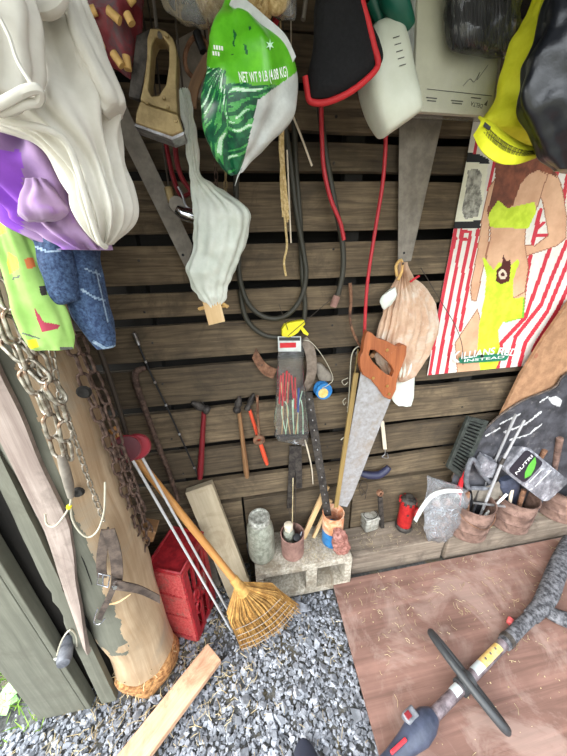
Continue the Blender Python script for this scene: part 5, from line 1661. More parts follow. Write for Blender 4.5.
MB().ribbon([P(232, -2, -0.33), P(246, 8, -0.34), P(262, 22, -0.345), P(282, 40, -0.34), P(293, 62, -0.33)], [(P(262, 14, -.33) - P(259, 20, -.33))] * 5, 0.003).build('white_flap', M['seedgrey'], gs)
MB().tube(spline([P(243, 165, -0.3), P(238, 176, -0.305), P(235, 186, -0.30)], 4), [0.004, 0.003, 0.001], 6, flat=0.4).build('bottom_tail', M['seedgrey'], gs)
cord(gs, P(236, -10, sgy))

# white plastic bag with long neck
wbg = thing('white_plastic_bag', 'white plastic bag with a long twisted neck, a wood stick poking out below', 'plastic bag', P(210, 305, -0.12))
yb = -0.15
MB().bag([(178, 92, 188, 90, -0.2, 0.012), (183, 110, 193, 110, -0.2, 0.012), (187, 140, 196, 138, -0.19, 0.011), (190, 165, 198, 163, -0.18, 0.010), (192, 178, 203, 178, -0.17, 0.013), (192, 195, 222, 190, yb, 0.025), (194, 212, 244, 208, yb, 0.04), (194, 235, 250, 222, yb, 0.045), (190, 258, 244, 246, yb, 0.045), (188, 275, 234, 268, yb, 0.04), (191, 288, 230, 284, yb, 0.034), (202, 300, 226, 298, yb, 0.022), (210, 308, 221, 306, yb, 0.008)],
         n=130, sub=8, pleat=(13, 0.006, 0.8), crum=(20, 0.01), seed=19).build('bag_body', M['whitebag'], wbg, smooth=80)
MB().tube(spline([P(180, 94, -0.2), P(181, 108, -0.205), P(187, 128, -0.2), P(192, 150, -0.19)], 5), [0.006, 0.007, 0.006, 0.005], 8).build('twisted_strip', M['whitebag'], wbg)
cord(wbg, P(183, 91, -0.2))
stck = thing('wood_stick', 'short pale wood stick poking out of the bottom of the white plastic bag', 'wood stick', P(217, 324, -0.15))
MB().beam(P(206, 280, -0.15), P(217, 323, -0.15), P(223, 300, -0.15) - P(206.5, 304, -0.15), (0, 0.012, 0)).build('stick', M['palewood'], stck, smooth=0)
MB().tube([P(199, 309, -0.14), P(206, 307, -0.14)], 0.005, 10).build('dowel', M['peg'], stck)
MB().tube([P(222, 303, -0.14), P(228, 307, -0.14)], 0.005, 10).build('dowel', M['peg'], stck)
MB().tube([P(198, 309, -0.14), P(229, 306, -0.14)], 0.003, 8).build('cross_pin', M['peg'], stck)

# black pouch with red piping
bb = thing('black_pouch', 'black cloth pouch with red piping hanging at the top centre', 'pouch', P(320, 105, -0.2))
mb = MB().bag([(318, -40, 356, -40, -0.22, 0.025), (315, 0, 361, 0, -0.22, 0.03), (312, 25, 368, 22, -0.22, 0.03), (309, 50, 375, 46, -0.22, 0.03), (307, 66, 378, 64, -0.22, 0.03), (306, 80, 366, 80, -0.22, 0.028), (307, 93, 350, 92, -0.22, 0.024), (310, 101, 330, 102, -0.22, 0.012)], n=80, sub=7, ex=2.6, crum=(9, 0.012), seed=23)
mb.build('pouch_body', M['blackcloth'], bb, smooth=80)
MB().tube(spline([P(357, -40, -0.245), P(362, 0, -0.25), P(368, 22, -0.25), P(374, 46, -0.25), P(378, 65, -0.25), P(366, 80, -0.25), P(350, 92, -0.246), P(336, 99, -0.24), P(322, 103, -0.235), P(310, 101, -0.23), P(307, 90, -0.235), P(305, 76, -0.24)], 6), 0.006, 10).build('red_piping', M['redpipe'], bb, label='red edge piping')
cord(bb, P(336, -35, -0.22))
tag(MB().tube([P(303, 20, -0.17), P(310, -30, -0.17)], 0.005, 8).tube([P(310, -30, -0.17), V((P(310, -30, -0.17).x, -0.17, CEIL))], 0.003, 6).build('grey_rod', M['dullsteel']), 'grey rod at the top edge left of the black pouch', 'rod')
tag(MB().tube(spline([P(268, 34, -0.15), P(276, 20, -0.15), P(284, -10, -0.15)], 4), 0.007, 8).tube([P(284, -10, -0.15), V((P(284, -10, -0.15).x, -0.15, CEIL))], 0.004, 6).build('red_rod', M['redcable']), 'dark red cord end at the top edge between seed bag and black pouch', 'cord')

# milky jug and green sprayer part
jg = thing('white_jug', 'milky white plastic jug hanging tilted beside the black pouch', 'jug', P(385, 137, -0.16))
mb = MB().bag([(374, 26, 392, 22, -0.17, 0.012), (368, 34, 396, 26, -0.17, 0.035), (363, 58, 402, 48, -0.17, 0.05), (362, 86, 409, 78, -0.17, 0.05), (370, 114, 415, 104, -0.17, 0.05), (380, 134, 416, 114, -0.17, 0.04), (385, 137, 412, 118, -0.17, 0.02)], n=90, sub=7, ex=3.6)
mb.build('jug_body', M['jug'], jg, smooth=60)
lbp = MB()
for k in range(5):
    a = P(393 + 1.6 * k, 38 + 7 * k, -0.222)
    b = P(399.5 + 1.6 * k, 36 + 7 * k, -0.222)
    lbp.beam(a, b, (0, 0, 0.0016), (0, 0.0004, 0))
lbp.build('print_lines', M['ink'], jg, smooth=0)
cord(jg, P(383, 24, -0.17))
gp = thing('green_sprayer', 'dark green plastic sprayer part at the top edge above the white jug', 'sprayer', P(400, 28, -0.2))
MB().tube(spline([P(384, -30, -0.2), P(391, -4, -0.21), P(400, 10, -0.21), P(410, 26, -0.2)], 6), [0.022, 0.026, 0.024, 0.012], 16, flat=0.8).build('nozzle_body', M['greenplastic'], gp)
MB().tube([P(372, 0, -0.18), P(378, 14, -0.18), P(381, 26, -0.175)], [0.016, 0.014, 0.013], 14).build('neck', M['greenplastic'], gp)
cord(gp, P(386, -25, -0.2))

# printed paper pack
dp = thing('paper_pack', 'pack of printed white papers in a clear sleeve hanging upside down at the top', 'paper pack', P(455, 116, -0.13))
ya = -0.13
pc4 = [P(414, 111, ya), P(492, 116, ya), P(508, -20, ya), P(418, -20, ya)]
MB().prism(pc4, (0, 0.016, 0)).build('papers', M['paper'], dp, smooth=0, bev=0.002)
pcs = [P(411, 113, ya - 0.006), P(495, 118, ya - 0.006), P(511, -22, ya - 0.006), P(415, -22, ya - 0.006)]
MB().prism(pcs, (0, 0.028, 0)).build('clear_sleeve', M['film'], dp, smooth=0, bev=0.002)
MB().tube([P(427, 89, ya - 0.001), P(492, 96, ya - 0.001)], 0.0007, 5).build('rule_line', M['ink'], dp)
text('DELTA', P(483, 104.5, ya), P(471, 101.5, ya), 0.0085, M['ink'], dp)
MB().prism([P(x, y, ya - 0.001) for x, y in ((488, 100), (484, 104.5), (486.5, 106))], (0, 0.0004, 0)).build('triangle_mark', M['ink'], dp, smooth=0)
mb = MB()
for (x0, y0, x1, y1) in ((451, 100.5, 463, 101.5), (452, 103, 462, 104), (426, 97.5, 437, 98.5), (427, 100.5, 436, 101.3), (471, 97.5, 481, 98.6)):
    mb.beam(P(x0, y0, ya - 0.0006), P(x1, y1, ya - 0.0006), (0, 0, 0.0022), (0, 0.0004, 0))
mb.build('print_lines', M['ink'], dp, smooth=0)
MB().tube(spline([P(463, 86, ya - 0.0008), P(470, 79, ya - 0.0008), P(474, 82, ya - 0.0008), P(480, 72, ya - 0.0008), P(477, 80, ya - 0.0008), P(488, 65, ya - 0.0008)], 5), 0.0006, 5).build('handwriting', M['ink'], dp)
cord(dp, P(463, -18, ya + 0.008))
bk = thing('black_bristle_brush', 'black bristle bundle wrapped in clear plastic at the top, over the paper pack', 'brush', P(480, 55, -0.17))
mb = MB()
for k in range(150):
    t = random.random()
    q = random.uniform(-0.018, 0.018)
    x = 452 + 62 * t
    mb.tube([P(x, -40, -0.17 + q), P(x + random.uniform(-3, 3), 10, -0.17 + q * 1.2), P(455 + 56 * t + random.uniform(-4, 4), 44 + random.uniform(-8, 6), -0.17 + q)], 0.0024, 5, caps=False)
o = mb.build('bristles', M['black'], bk)
o['kind'] = 'stuff'
MB().bag([(449, -45, 517, -45, -0.17, 0.024), (449, 0, 517, 0, -0.17, 0.027), (450, 34, 515, 36, -0.17, 0.027), (455, 47, 513, 52, -0.17, 0.02), (466, 52, 511, 57, -0.17, 0.006)], n=70, sub=6, ex=2.6, crum=(25, 0.008), seed=25, grow=0.004).build('clear_wrap', M['film'], bk, smooth=70)
cord(bk, P(482, -40, -0.17))
pf = thing('white_pouch', 'narrow white wrapped pouch at the top between the white jug and the paper pack', 'pouch', P(408, 62, -0.11))
MB().bag([(396, -20, 418, -20, -0.11, 0.012), (402, 20, 419, 20, -0.11, 0.014), (406, 50, 417, 50, -0.11, 0.012), (409, 62, 415, 62, -0.11, 0.004)], n=40, sub=5, crum=(30, 0.005), seed=2).build('pouch_body', M['seedgrey'], pf, smooth=70)
cord(pf, P(406, -18, -0.11))

# neon yellow cap
yc_ = thing('neon_cap', 'neon yellow cap with black lettering on its brim hanging at the upper right', 'cap', P(505, 165, -0.2))
mb = MB().bag([(540, -30, 562, -30, -0.2, 0.012), (530, 10, 568, 10, -0.2, 0.03), (513, 40, 572, 42, -0.21, 0.05), (504, 70, 572, 72, -0.21, 0.06), (496, 98, 570, 104, -0.21, 0.06), (484, 118, 562, 130, -0.21, 0.055), (482, 130, 552, 144, -0.21, 0.04)], n=110, sub=7, pleat=(7, 0.005, 2), crum=(13, 0.012), seed=27)
mb.build('crown', M['hiviz'], yc_, smooth=80)
g = []
top = [P(478, 118, -0.25), P(490, 124, -0.275), P(506, 136, -0.285), P(524, 146, -0.28), P(540, 150, -0.265)]
bot = [P(474, 136, -0.27), P(482, 152, -0.30), P(497, 163, -0.315), P(514, 164, -0.31), P(534, 157, -0.285)]
T_, B_ = spline(top, 6), spline(bot, 6)
for i in range(10):
    t = i / 9
    g.append([a.lerp(b, t) + V((0, -0.012 * math.sin(math.pi * t), 0)) for a, b in zip(T_, B_)])
MB().sheet(g, -0.004).build('brim', M['hiviz'], yc_, smooth=80)
band = g[5][2:23]
lm_ = MB()
random.seed(12)
for i in range(len(band) - 1):
    a, b = band[i], band[i + 1]
    upz = (g[2][2 + i] - g[8][2 + i]).normalized()
    for f0 in (0.0, 0.5):
        p0 = a.lerp(b, f0 + 0.04) + V((0, -0.0058, 0))
        p1 = a.lerp(b, f0 + 0.34) + V((0, -0.0058, 0))
        hh = 0.0095
        st = (p1 - p0) * 0.22
        kind = random.randrange(4)
        lm_.beam(p0 - upz * hh, p0 + upz * hh, st, (0, 0.0006, 0))
        if kind != 1:
            lm_.beam(p1 - upz * hh, p1 + upz * hh, st, (0, 0.0006, 0))
        if kind != 2:
            lm_.beam(p0 + upz * hh * 0.8, p1 + upz * hh * 0.8, upz * 0.0018, (0, 0.0006, 0))
        lm_.beam(p0 - upz * 0.001 * kind, p1 - upz * 0.001, upz * 0.0018, (0, 0.0006, 0))
lm_.build('brim_lettering', M['black'], yc_, smooth=0)
MB().beam(P(484, 124, -0.292), P(490, 129, -0.296), (0.002, 0, 0.007), (0, 0.001, 0)).build('small_badge', M['black'], yc_, smooth=0)
MB().tube(spline([P(560, -20, -0.25), P(548, 20, -0.265), P(534, 60, -0.275), P(524, 90, -0.275)], 5), 0.002, 6).build('seam', M['hiviz'], yc_)
cord(yc_, P(551, -25, -0.2), 'hiviz', 0.006)
MB().tube(spline([P(540, 40, -0.27), P(542, 10, -0.26), P(552, -20, -0.24)], 5), 0.008, 8, flat=0.5).build('hanging_strap', M['hiviz'], yc_)
random.seed(31)
# black bag
kbag = thing('black_plastic_bag', 'shiny black plastic bag hanging at the upper right edge over the neon cap', 'plastic bag', P(565, 172, -0.3))
MB().bag([(561, -40, 620, -40, -0.345, 0.03), (553, 10, 640, 10, -0.345, 0.05), (541, 45, 650, 40, -0.345, 0.05), (527, 82, 655, 80, -0.345, 0.05), (522, 108, 650, 110, -0.345, 0.05), (531, 130, 640, 132, -0.345, 0.05), (543, 152, 630, 154, -0.345, 0.04), (558, 170, 610, 172, -0.345, 0.02)], n=130, sub=8, pleat=(9, 0.007, 1.5), crum=(12, 0.014), seed=29).build('bag_body', M['blackbag'], kbag, smooth=80)
cord(kbag, P(585, -35, -0.345), r=0.004)

# ================================================================== POSTER
CX = lambda q: [(430 + x / 3.153, 140 + y / 3.153) for x, y in q]
hair = CX([(205, 75), (225, 0), (262, -60), (330, -66), (372, -20), (390, 40), (390, 50), (390, 70), (400, 120), (385, 110), (340, 95), (310, 110), (285, 140), (262, 205), (225, 240), (185, 245), (180, 225), (195, 170), (205, 120)])
skin = [CX(q) for q in ([(215, 130), (340, 90), (372, 110), (340, 210), (303, 280), (300, 330), (312, 400), (300, 480), (265, 500), (170, 400), (190, 300), (185, 230)],
        [(205, 120), (235, 130), (190, 240), (185, 330), (165, 420), (152, 490), (145, 510), (130, 505), (126, 470), (148, 350), (165, 230), (185, 150)],
        [(340, 95), (400, 105), (418, 150), (432, 240), (430, 310), (400, 335), (300, 368), (265, 380), (235, 375), (230, 340), (260, 325), (330, 332), (372, 300), (355, 200), (335, 150)],
        [(150, 530), (180, 640), (160, 740), (85, 740), (78, 640), (110, 590)], [(260, 380), (305, 360), (302, 500), (260, 510)])]
top_ = CX([(190, 225), (215, 190), (245, 215), (330, 195), (335, 225), (310, 280), (190, 275), (183, 245)])
sar = CX([(165, 370), (172, 372), (200, 410), (218, 385), (250, 400), (278, 375), (282, 385), (262, 440), (262, 500), (295, 495), (290, 560), (230, 575), (215, 600), (222, 690), (200, 735), (160, 735), (150, 660), (155, 580), (172, 500), (178, 430)])
grn = CX([(265, 515), (300, 490), (296, 560), (235, 577), (260, 540)])
btl = CX([(235, 345), (250, 345), (255, 400), (250, 445), (225, 455), (208, 445), (210, 410), (225, 395)])
hand = CX([(238, 322), (250, 318), (288, 345), (282, 378), (240, 380), (228, 355)])
ph = CX([(96, 62), (185, 68), (158, 262), (72, 255)])
phf = CX([(120, 95), (150, 90), (165, 110), (158, 150), (165, 190), (150, 240), (110, 250), (100, 220), (112, 160)])
tape = [CX(q) for q in ([(42, 258), (160, 254), (158, 278), (40, 282)], [(64, 34), (150, 44), (188, 62), (186, 76), (100, 66), (62, 56)])]
stripes = [(CX(q), w_) for q, w_ in (([(84, 260), (55, 420), (20, 600), (0, 740)], 2.6), ([(104, 290), (75, 440), (45, 610), (22, 740)], 2.8), ([(128, 290), (100, 440), (70, 620), (50, 740)], 2.8), ([(152, 285), (130, 400), (95, 600)], 2.8),
            ([(118, -20), (96, 70)], 2.6), ([(150, -20), (140, 40)], 2.6), ([(205, 60), (190, 130), (170, 250)], 2.6), ([(350, 220), (325, 320), (300, 460), (290, 560)], 3.0), ([(402, 90), (385, 200)], 3.0), ([(382, 330), (340, 450), (300, 560), (225, 640), (210, 740)], 3.2),
            ([(436, 90), (420, 200)], 3.0), ([(432, 320), (385, 430), (350, 520), (270, 620), (240, 740)], 3.2), ([(470, 300), (420, 420), (370, 540), (300, 640), (275, 740)], 3.2), ([(470, 390), (400, 540), (330, 650), (310, 740)], 3.2), ([(470, 470), (400, 600), (345, 720)], 3.2), ([(470, 540), (400, 660)], 3.2))]
outl = [(CX(q), w_) for q, w_ in (([(62, 290), (82, 310), (70, 350), (52, 350)], 1.4), ([(100, 285), (92, 345)], 1.6), ([(100, 288), (128, 290)], 1.6), ([(98, 312), (116, 313)], 1.4), ([(345, 225), (328, 300), (372, 300)], 1.6), ([(360, 260), (332, 285)], 1.4))]
bc = (430 + 229 / 3.153, 140 + 424 / 3.153)


def postp(x, y, c):
    for t in tape:
        if inpoly(x, y, t):
            return 8
    if inpoly(x, y, hand):
        return 2
    if inpoly(x, y, btl):
        return 10 if math.hypot(x - bc[0], (y - bc[1]) * 0.85) < 4.2 and math.hypot(x - bc[0], (y - bc[1]) * 0.85) > 1.8 else 7
    if inpoly(x, y, top_) or inpoly(x, y, sar):
        return 5
    if inpoly(x, y, hair):
        return 4
    for k, s in enumerate(skin):
        if inpoly(x, y, s):
            e = dseg(x, y, s + [s[0]])
            return 3 if e < 0.9 else 2
    if inpoly(x, y, grn):
        return 6
    if inpoly(x, y, phf):
        return 9
    if inpoly(x, y, ph):
        return 11
    for q, w_ in outl:
        if dseg(x, y, q) < w_:
            return 1
    if c.x > 1.36 and (x + 0.45 * y) % 13 < 5.5:
        return 1
    for q, w_ in stripes:
        if dseg(x, y, q) < w_ * 0.62:
            return 1
    return None


pt = thing('beer_poster', 'red and white striped poster of a woman in lime swimwear on the wall', 'poster', P(475, 372, -0.008))
g = []
nx, nzz = 250, 260
for i in range(nzz + 1):
    z = 1.90 - (1.90 - 0.98) * i / nzz
    row = []
    for j in range(nx + 1):
        x = 0.757 + (1.66 - 0.757) * j / nx
        row.append(V((x, -0.009 - 0.004 * noise.noise(V((x * 6, z * 5, 2))) - 0.010 * max(0, (x - 1.2)) * math.sin(z * 16 + x * 6), z)))
    g.append(row)
MB().sheet(g, -0.001).paint(postp).build('sheet', [M['posterwhite'], M['posterred'], M['skin'], M['skindark'], M['hair'], M['lime'], M['limegreen'], M['bottle'], M['black'], M['printgrey'], M['cream'], M['paper']], pt, smooth=0)
py_ = -0.022
MB().prism([P(x, y, py_ + 0.002) for x, y in ((459, 363), (459, 358), (463, 356.5), (507, 353), (509, 355), (507, 359), (505, 360.5), (463, 363.5))], (0, -0.0006, 0)).build('green_banner', M['ribbon'], pt, smooth=0)
text('ILLIANS', P(461, 359, py_), P(494, 354, py_), 0.030, M['white'], pt)
text('RED', P(497, 354.5, py_), P(516, 356, py_), 0.031, M['white'], pt)
text('K', P(449, 363.5, py_), P(460, 362, py_), 0.05, M['white'], pt)
text('INSTEAD', P(464, 362, py_), P(504, 358, py_), 0.011, M['white'], pt)
MB().prism([P(482 + 1.6 * math.cos(t), 356 + 1.6 * math.sin(t), py_ - 0.001) for t in [6.283 * k / 12 for k in range(12)]], (0, -0.001, 0)).build('black_spot', M['black'], pt, smooth=0)

# tan plastic bag on the right saw blade
tg = thing('tan_plastic_bag', 'crumpled tan plastic bag hanging from the right saw blade beside the poster', 'plastic bag', P(400, 403, -0.06))
MB().bag([(399, 262, 406, 262, -0.05, 0.006), (398, 275, 410, 275, -0.04, 0.010), (393, 288, 422, 286, -0.035, 0.014), (386, 305, 433, 302, -0.036, 0.02), (380, 325, 438, 322, -0.036, 0.02), (376, 345, 434, 340, -0.036, 0.02), (378, 362, 426, 358, -0.036, 0.018), (386, 376, 416, 374, -0.036, 0.014), (394, 382, 408, 381, -0.06, 0.006)], n=150, sub=8, pleat=(23, 0.012, 0.5), crum=(18, 0.010), seed=33).build('bag_body', M['tanbag'], tg, smooth=80)
MB().bag([(390, 365, 414, 362, -0.035, 0.010), (388, 385, 414, 382, -0.035, 0.010), (393, 400, 413, 400, -0.04, 0.010), (398, 406, 411, 406, -0.055, 0.003)], n=60, sub=5, pleat=(5, 0.004, 1), crum=(20, 0.006), seed=35).build('pale_lower_corner', M['whitebag'], tg, smooth=80)
MB().bag([(382, 296, 396, 286, -0.075, 0.006), (380, 304, 397, 296, -0.08, 0.008), (384, 310, 392, 304, -0.075, 0.004)], n=40, sub=5, crum=(40, 0.006), seed=36).build('white_corner', M['whitebag'], tg, smooth=80)
MB().tube(spline([P(397, 276, -0.06), P(396, 266, -0.06), P(401, 260, -0.05), P(402, 270, -0.05), P(398, 280, -0.055)], 4), 0.005, 8).build('tied_handle', M['peg'], tg)
MB().tube([P(403, 262, 0.0), P(403, 264, -0.06)], 0.003, 8).build('nail', M['iron'], tg)
MB().tube(spline([P(410, 282, -0.055), P(414, 279, -0.06), P(419, 276, -0.06)], 3), 0.004, 6).build('red_corner', M['redcable'], tg)
tag(MB().tube(spline([P(421, 268, -0.02), P(440, 300, -0.03), P(455, 325, -0.032), P(462, 345, -0.032), P(463, 365, -0.03)], 6), 0.0013, 6).tube([P(421, 268, 0.004), P(421, 268, -0.022)], 0.0016, 6).build('thin_wire', M['darkwire']), 'thin dark wire curving across the lower left of the poster', 'wire')

# ================================================================== RIGHT SHELF
b1 = MB()
g0 = lambda x0, x1, h: None
tA = tag(MB().box((0.675, -0.077, 0.036), (0.48, 0.150, 0.072)).build('timber', M['timber'], smooth=0, bev=0.004), 'lower weathered timber under the tin and the red jack, at the floor', 'timber')
tB = tag(MB().box((0.675, -0.079, 0.108), (0.485, 0.148, 0.068)).build('timber', M['timber'], smooth=0, bev=0.005), 'upper weathered timber carrying the tin and the red jack', 'timber')
tC = tag(MB().box((1.66, -0.085, 0.076), (1.46, 0.155, 0.152)).build('timber', M['timber'], smooth=0, bev=0.005), 'long dark weathered timber at the right carrying the rusty cans', 'timber')
Hs, Ht = 0.143, 0.153
sb = MB()
for k in range(380):
    x, y = random.uniform(0.45, 1.9), random.uniform(-0.15, -0.02)
    z = (Hs if x < 0.92 else Ht) + 0.001
    if random.random() < 0.7:
        strand(sb, x, y, z, random.uniform(.006, .03), 0.0006)
    else:
        chip(sb, x, y, z, random.uniform(0.0012, 0.003))
tag(sb.build('shelf_debris', M['straw'], origin=(1.1, -0.1, Hs)), 'chaff and dust lying on the weathered timbers at the right', 'chaff', kind='stuff')

tn = thing('tin_box', 'small dusty oblong tin standing on the timber left of the red jack', 'tin', G(368, 533, Hs))
c = G(369, 527, Hs)
Rm = Matrix.Rotation(0.15, 3, 'Z')
MB().box(c + V((0, 0, 0.036)), (0.08, 0.062, 0.07), Rm).build('tin_body', M['tin'], tn, bev=0.012)
MB().box(c + V((0, 0, 0.079)), (0.083, 0.065, 0.018), Rm).build('tin_lid', M['tin'], tn, bev=0.004)
MB().tube([c + Rm @ V((0.036 * math.cos(t), 0.027 * math.sin(t), 0.0895)) for t in [6.283 * k / 24 for k in range(24)]], 0.002, 6, closed=True).build('lid_ring', M['iron'], tn)
ip = thing('iron_bracket', 'black upright iron piece with a rounded eye between the tin and the red jack', 'iron piece', G(381, 531, Hs))
bs = G(382, 527, Hs)
MB().beam(bs, P(380, 497, -0.05), (0.022, 0, 0), (0, 0.018, 0)).build('shank', M['iron'], ip, bev=0.003)
MB().lathe([(0.006, -0.009), (0.015, -0.008), (0.017, 0), (0.015, 0.008), (0.006, 0.009), (0.006, -0.009)], P(380, 493, -0.05), (0, -1, 0.2), 20, caps=False).build('eye', M['rust'], ip)
jk = thing('bottle_jack', 'red bottle jack standing on the timber left of the clear bag', 'bottle jack', G(403, 527, Hs))
c = G(403, 527, Hs)
jt = V((0.02, 0.0, 1)).normalized()
MB().lathe([(a * 1.08, b * 1.45) for a, b in [(0.0, 0.0), (0.036, 0.0), (0.038, 0.004), (0.038, 0.012), (0.033, 0.018)]], c, jt, 28, wob=0.03).build('base', M['iron'], jk)
MB().lathe([(a * 1.08, b * 1.45) for a, b in [(0.03, 0.014), (0.032, 0.018), (0.033, 0.10), (0.031, 0.106), (0.033, 0.108), (0.033, 0.112), (0.030, 0.118)]], c, jt, 28).build('cylinder', M['jack'], jk)
MB().lathe([(a * 1.08, b * 1.45) for a, b in [(0.030, 0.116), (0.034, 0.118), (0.034, 0.130), (0.026, 0.136), (0.018, 0.138), (0.018, 0.146), (0.0, 0.147)]], c, jt, 20).build('top_nut', M['iron'], jk)
for k in range(9):
    t = 6.283 * k / 9
    MB().box(c + V((0.036 * math.cos(t), 0.036 * math.sin(t), 0.18)), (0.011, 0.011, 0.017), Matrix.Rotation(t, 3, 'Z')).build('nut_lug', M['jack'], jk, bev=0.001)
MB().tube([c + V((0.026, -0.005, 0.10)), c + V((0.06, -0.015, 0.125))], [0.02, 0.017], 12).build('side_socket', M['jack'], jk)
MB().tube([c + V((0.057, -0.014, 0.123)), c + V((0.062, -0.0155, 0.1265))], [0.010, 0.0095], 12).build('socket_hole', M['black'], jk)
MB().lathe([(0.0, 0.003), (0.005, 0.002), (0.006, 0.0)], c + V((-0.012, -0.0335, 0.12)), (-0.3, -1, 0), 12).build('filler_plug', M['iron'], jk)

zb = thing('clear_zip_bag', 'open clear plastic bag of small hardware leaning on the first rusty can', 'plastic bag', G(442, 540, Hs))
mb = MB().bag([(428, 476, 434, 478, -0.09, 0.004), (427, 490, 468, 490, -0.10, 0.016), (424, 505, 469, 503, -0.13, 0.024), (424, 522, 461, 520, -0.145, 0.026), (425, 534, 453, 533, -0.15, 0.02), (428, 541, 446, 541, -0.15, 0.008)], n=80, sub=7, pleat=(5, 0.004, 1), crum=(18, 0.008), seed=41)
mb.build('bag_body', M['hazyfilm'], zb, smooth=80)
MB().ribbon([P(415, 521, -0.12), P(422, 508, -0.135), P(432, 496, -0.14), P(446, 491, -0.14), P(462, 491, -0.12)], [P(419, 515.5, -.12) - P(417.5, 513.8, -.12)] * 5, 0.0012).build('zip_strip', M['seedgrey'], zb)
mb = MB()
for k in range(130):
    x, y = random.uniform(430, 458), random.uniform(508, 536)
    if x > 448 and y > 526:
        continue
    p = P(x, y, random.uniform(-0.155, -0.125))
    d = V((random.uniform(-1, 1), random.uniform(-.5, .5), random.uniform(-1, 1))).normalized() * 0.009
    mb.tube([p - d, p + d], 0.0017, 5)
o = mb.build('small_screws', M['chip'])
tag(o, 'heap of small shiny screws inside the open clear bag', 'screws', kind='stuff')

# rusty cans
CANS = []
for k, (px, py, rad, hgt, tl, l) in enumerate(((476, 541, 0.098, 0.185, (0.03, 0.04), 'first rusty can from the left, behind the clear bag, full of tools'), (517, 531, 0.098, 0.175, (0.06, 0.03), 'middle rusty can holding rods under the smoky plastic tub'), (566, 519, 0.095, 0.165, (0.03, 0.02), 'rightmost rusty can at the right edge with the white pipe'))):
    b = G(px, py, Ht)
    b.y = -0.112
    b.z = Ht
    axn = V((tl[0], 0, 1)).normalized()
    t = thing('rusty_can', l, 'can', b)
    MB().lathe([(0.0, 0.001), (rad * 0.97, 0.0), (rad, 0.005), (rad * 0.985, 0.012), (rad, hgt * 0.33), (rad * 1.015, hgt * 0.34), (rad, hgt * 0.36), (rad, hgt * 0.66), (rad * 1.015, hgt * 0.67), (rad, hgt * 0.69), (rad, hgt - 0.006), (rad * 1.03, hgt - 0.004), (rad * 1.03, hgt), (rad * 0.97, hgt), (rad * 0.96, 0.01), (0.0, 0.008)], b, axn, 44, wob=0.02).build('can_body', M['rustpink'], t)
    if k == 0:
        MB().tube(spline([b + axn * hgt * 0.9 + V((-rad, 0, 0)), b + V((-rad * 0.8, -rad * 0.75, hgt * 0.75)), b + V((0, -rad * 1.06, hgt * 0.55)), b + V((rad * 0.8, -rad * 0.75, hgt * 0.7)), b + axn * hgt * 0.9 + V((rad, 0, 0))], 6), 0.0018, 6).build('bail', M['rust'], t)
    CANS.append((b, rad, hgt))
B0, B1, B2 = [q[0] for q in CANS]
mouth = lambda k, dx, dy, dz=0.0: CANS[k][0] + V((dx, dy, CANS[k][2] + dz))
inside = lambda k, dx, dy: CANS[k][0] + V((dx, dy, 0.03))


def rod(a, b, r, mat, name, label, cat, group=None, n=10):
    return tag(MB().tube([a, b], r, n).build(name, mat), label, cat, group)


# vent grille leaning on the wall behind the first can
vg = thing('vent_grille', 'dark slatted plastic grille standing tilted behind the first rusty can', 'grille', P(455, 478, -0.04))
qa, qb, qc, qd = P(466, 415, -0.045), P(486, 420, -0.045), P(461, 478, -0.075), P(445, 466, -0.075)
ex_, ez_ = (qb - qa), (qd - qa)
nn = ex_.cross(ez_).normalized()
if nn.y > 0:
    nn = -nn


def gq(u, v, o=0.0):
    return qa.lerp(qb, u).lerp(qd.lerp(qc, u), v) + nn * o


mb = MB()
for (u0, u1, v0, v1) in ((0, 0.16, 0, 1), (0.80, 1, 0, 1), (0.16, 0.80, 0, 0.07), (0.16, 0.80, 0.93, 1)):
    mb.prism([gq(u0, v0), gq(u1, v0), gq(u1, v1), gq(u0, v1)], nn * 0.016)
mb.build('frame', M['vent'], vg, smooth=0, bev=0.002)
for k in range(15):
    v = 0.10 + 0.82 * k / 14
    MB().prism([gq(0.14, v, 0.004), gq(0.82, v, 0.004), gq(0.82, v + 0.03, 0.004), gq(0.14, v + 0.03, 0.004)], nn * 0.010 + V((0, 0, 0.006))).build('slat', M['vent'], vg, smooth=0)
MB().prism([gq(0.1, 0.03, -0.004), gq(0.9, 0.03, -0.004), gq(0.9, 0.97, -0.004), gq(0.1, 0.97, -0.004)], nn * 0.003).build('back_plate', M['black'], vg, smooth=0)

rdh = tag(MB().tube(spline([inside(0, -0.04, 0.0), P(460, 488, -0.09), P(465, 474, -0.09), P(468, 468, -0.085)], 5), [0.009, 0.011, 0.011, 0.009], 12).build('screwdriver', M['redplastic']), 'red plastic tool handle standing in the left of the first rusty can', 'tool')
dh = thing('grey_grip', 'dark grey loop grip of a trowel sticking up from the first rusty can', 'grip', inside(0, -0.01, -0.02))
MB().tube(spline([P(468, 488, -0.11), P(466, 478, -0.115), P(470, 462, -0.11), P(474, 460, -0.11), P(482, 474, -0.11), P(491, 484, -0.105), P(486, 488, -0.11), P(476, 488, -0.11)], 5), 0.0105, 12, closed=True).build('loop_grip', M['greyplastic'], dh)
MB().prism([P(x, y, -0.115) for x, y in ((472, 491), (488, 487), (499, 482), (504, 492), (500, 499), (484, 502), (473, 500))], (0, 0.004, 0.002)).build('trowel_blade', M['dullsteel'], dh, smooth=0, bev=0.001)
MB().tube([P(478, 489, -0.11), inside(0, 0.0, -0.02)], 0.006, 8).build('shank', M['iron'], dh)
rod(inside(0, -0.02, -0.03), P(467, 492, -0.11), 0.013, M['rust'], 'rusty_stub', 'thick rusty stub standing left of the trowel in the first rusty can', 'stub')
ab = thing('auger_bit', 'steel rod with a dark square end lying across the rim of the first rusty can', 'rod', P(495, 506, -0.14))
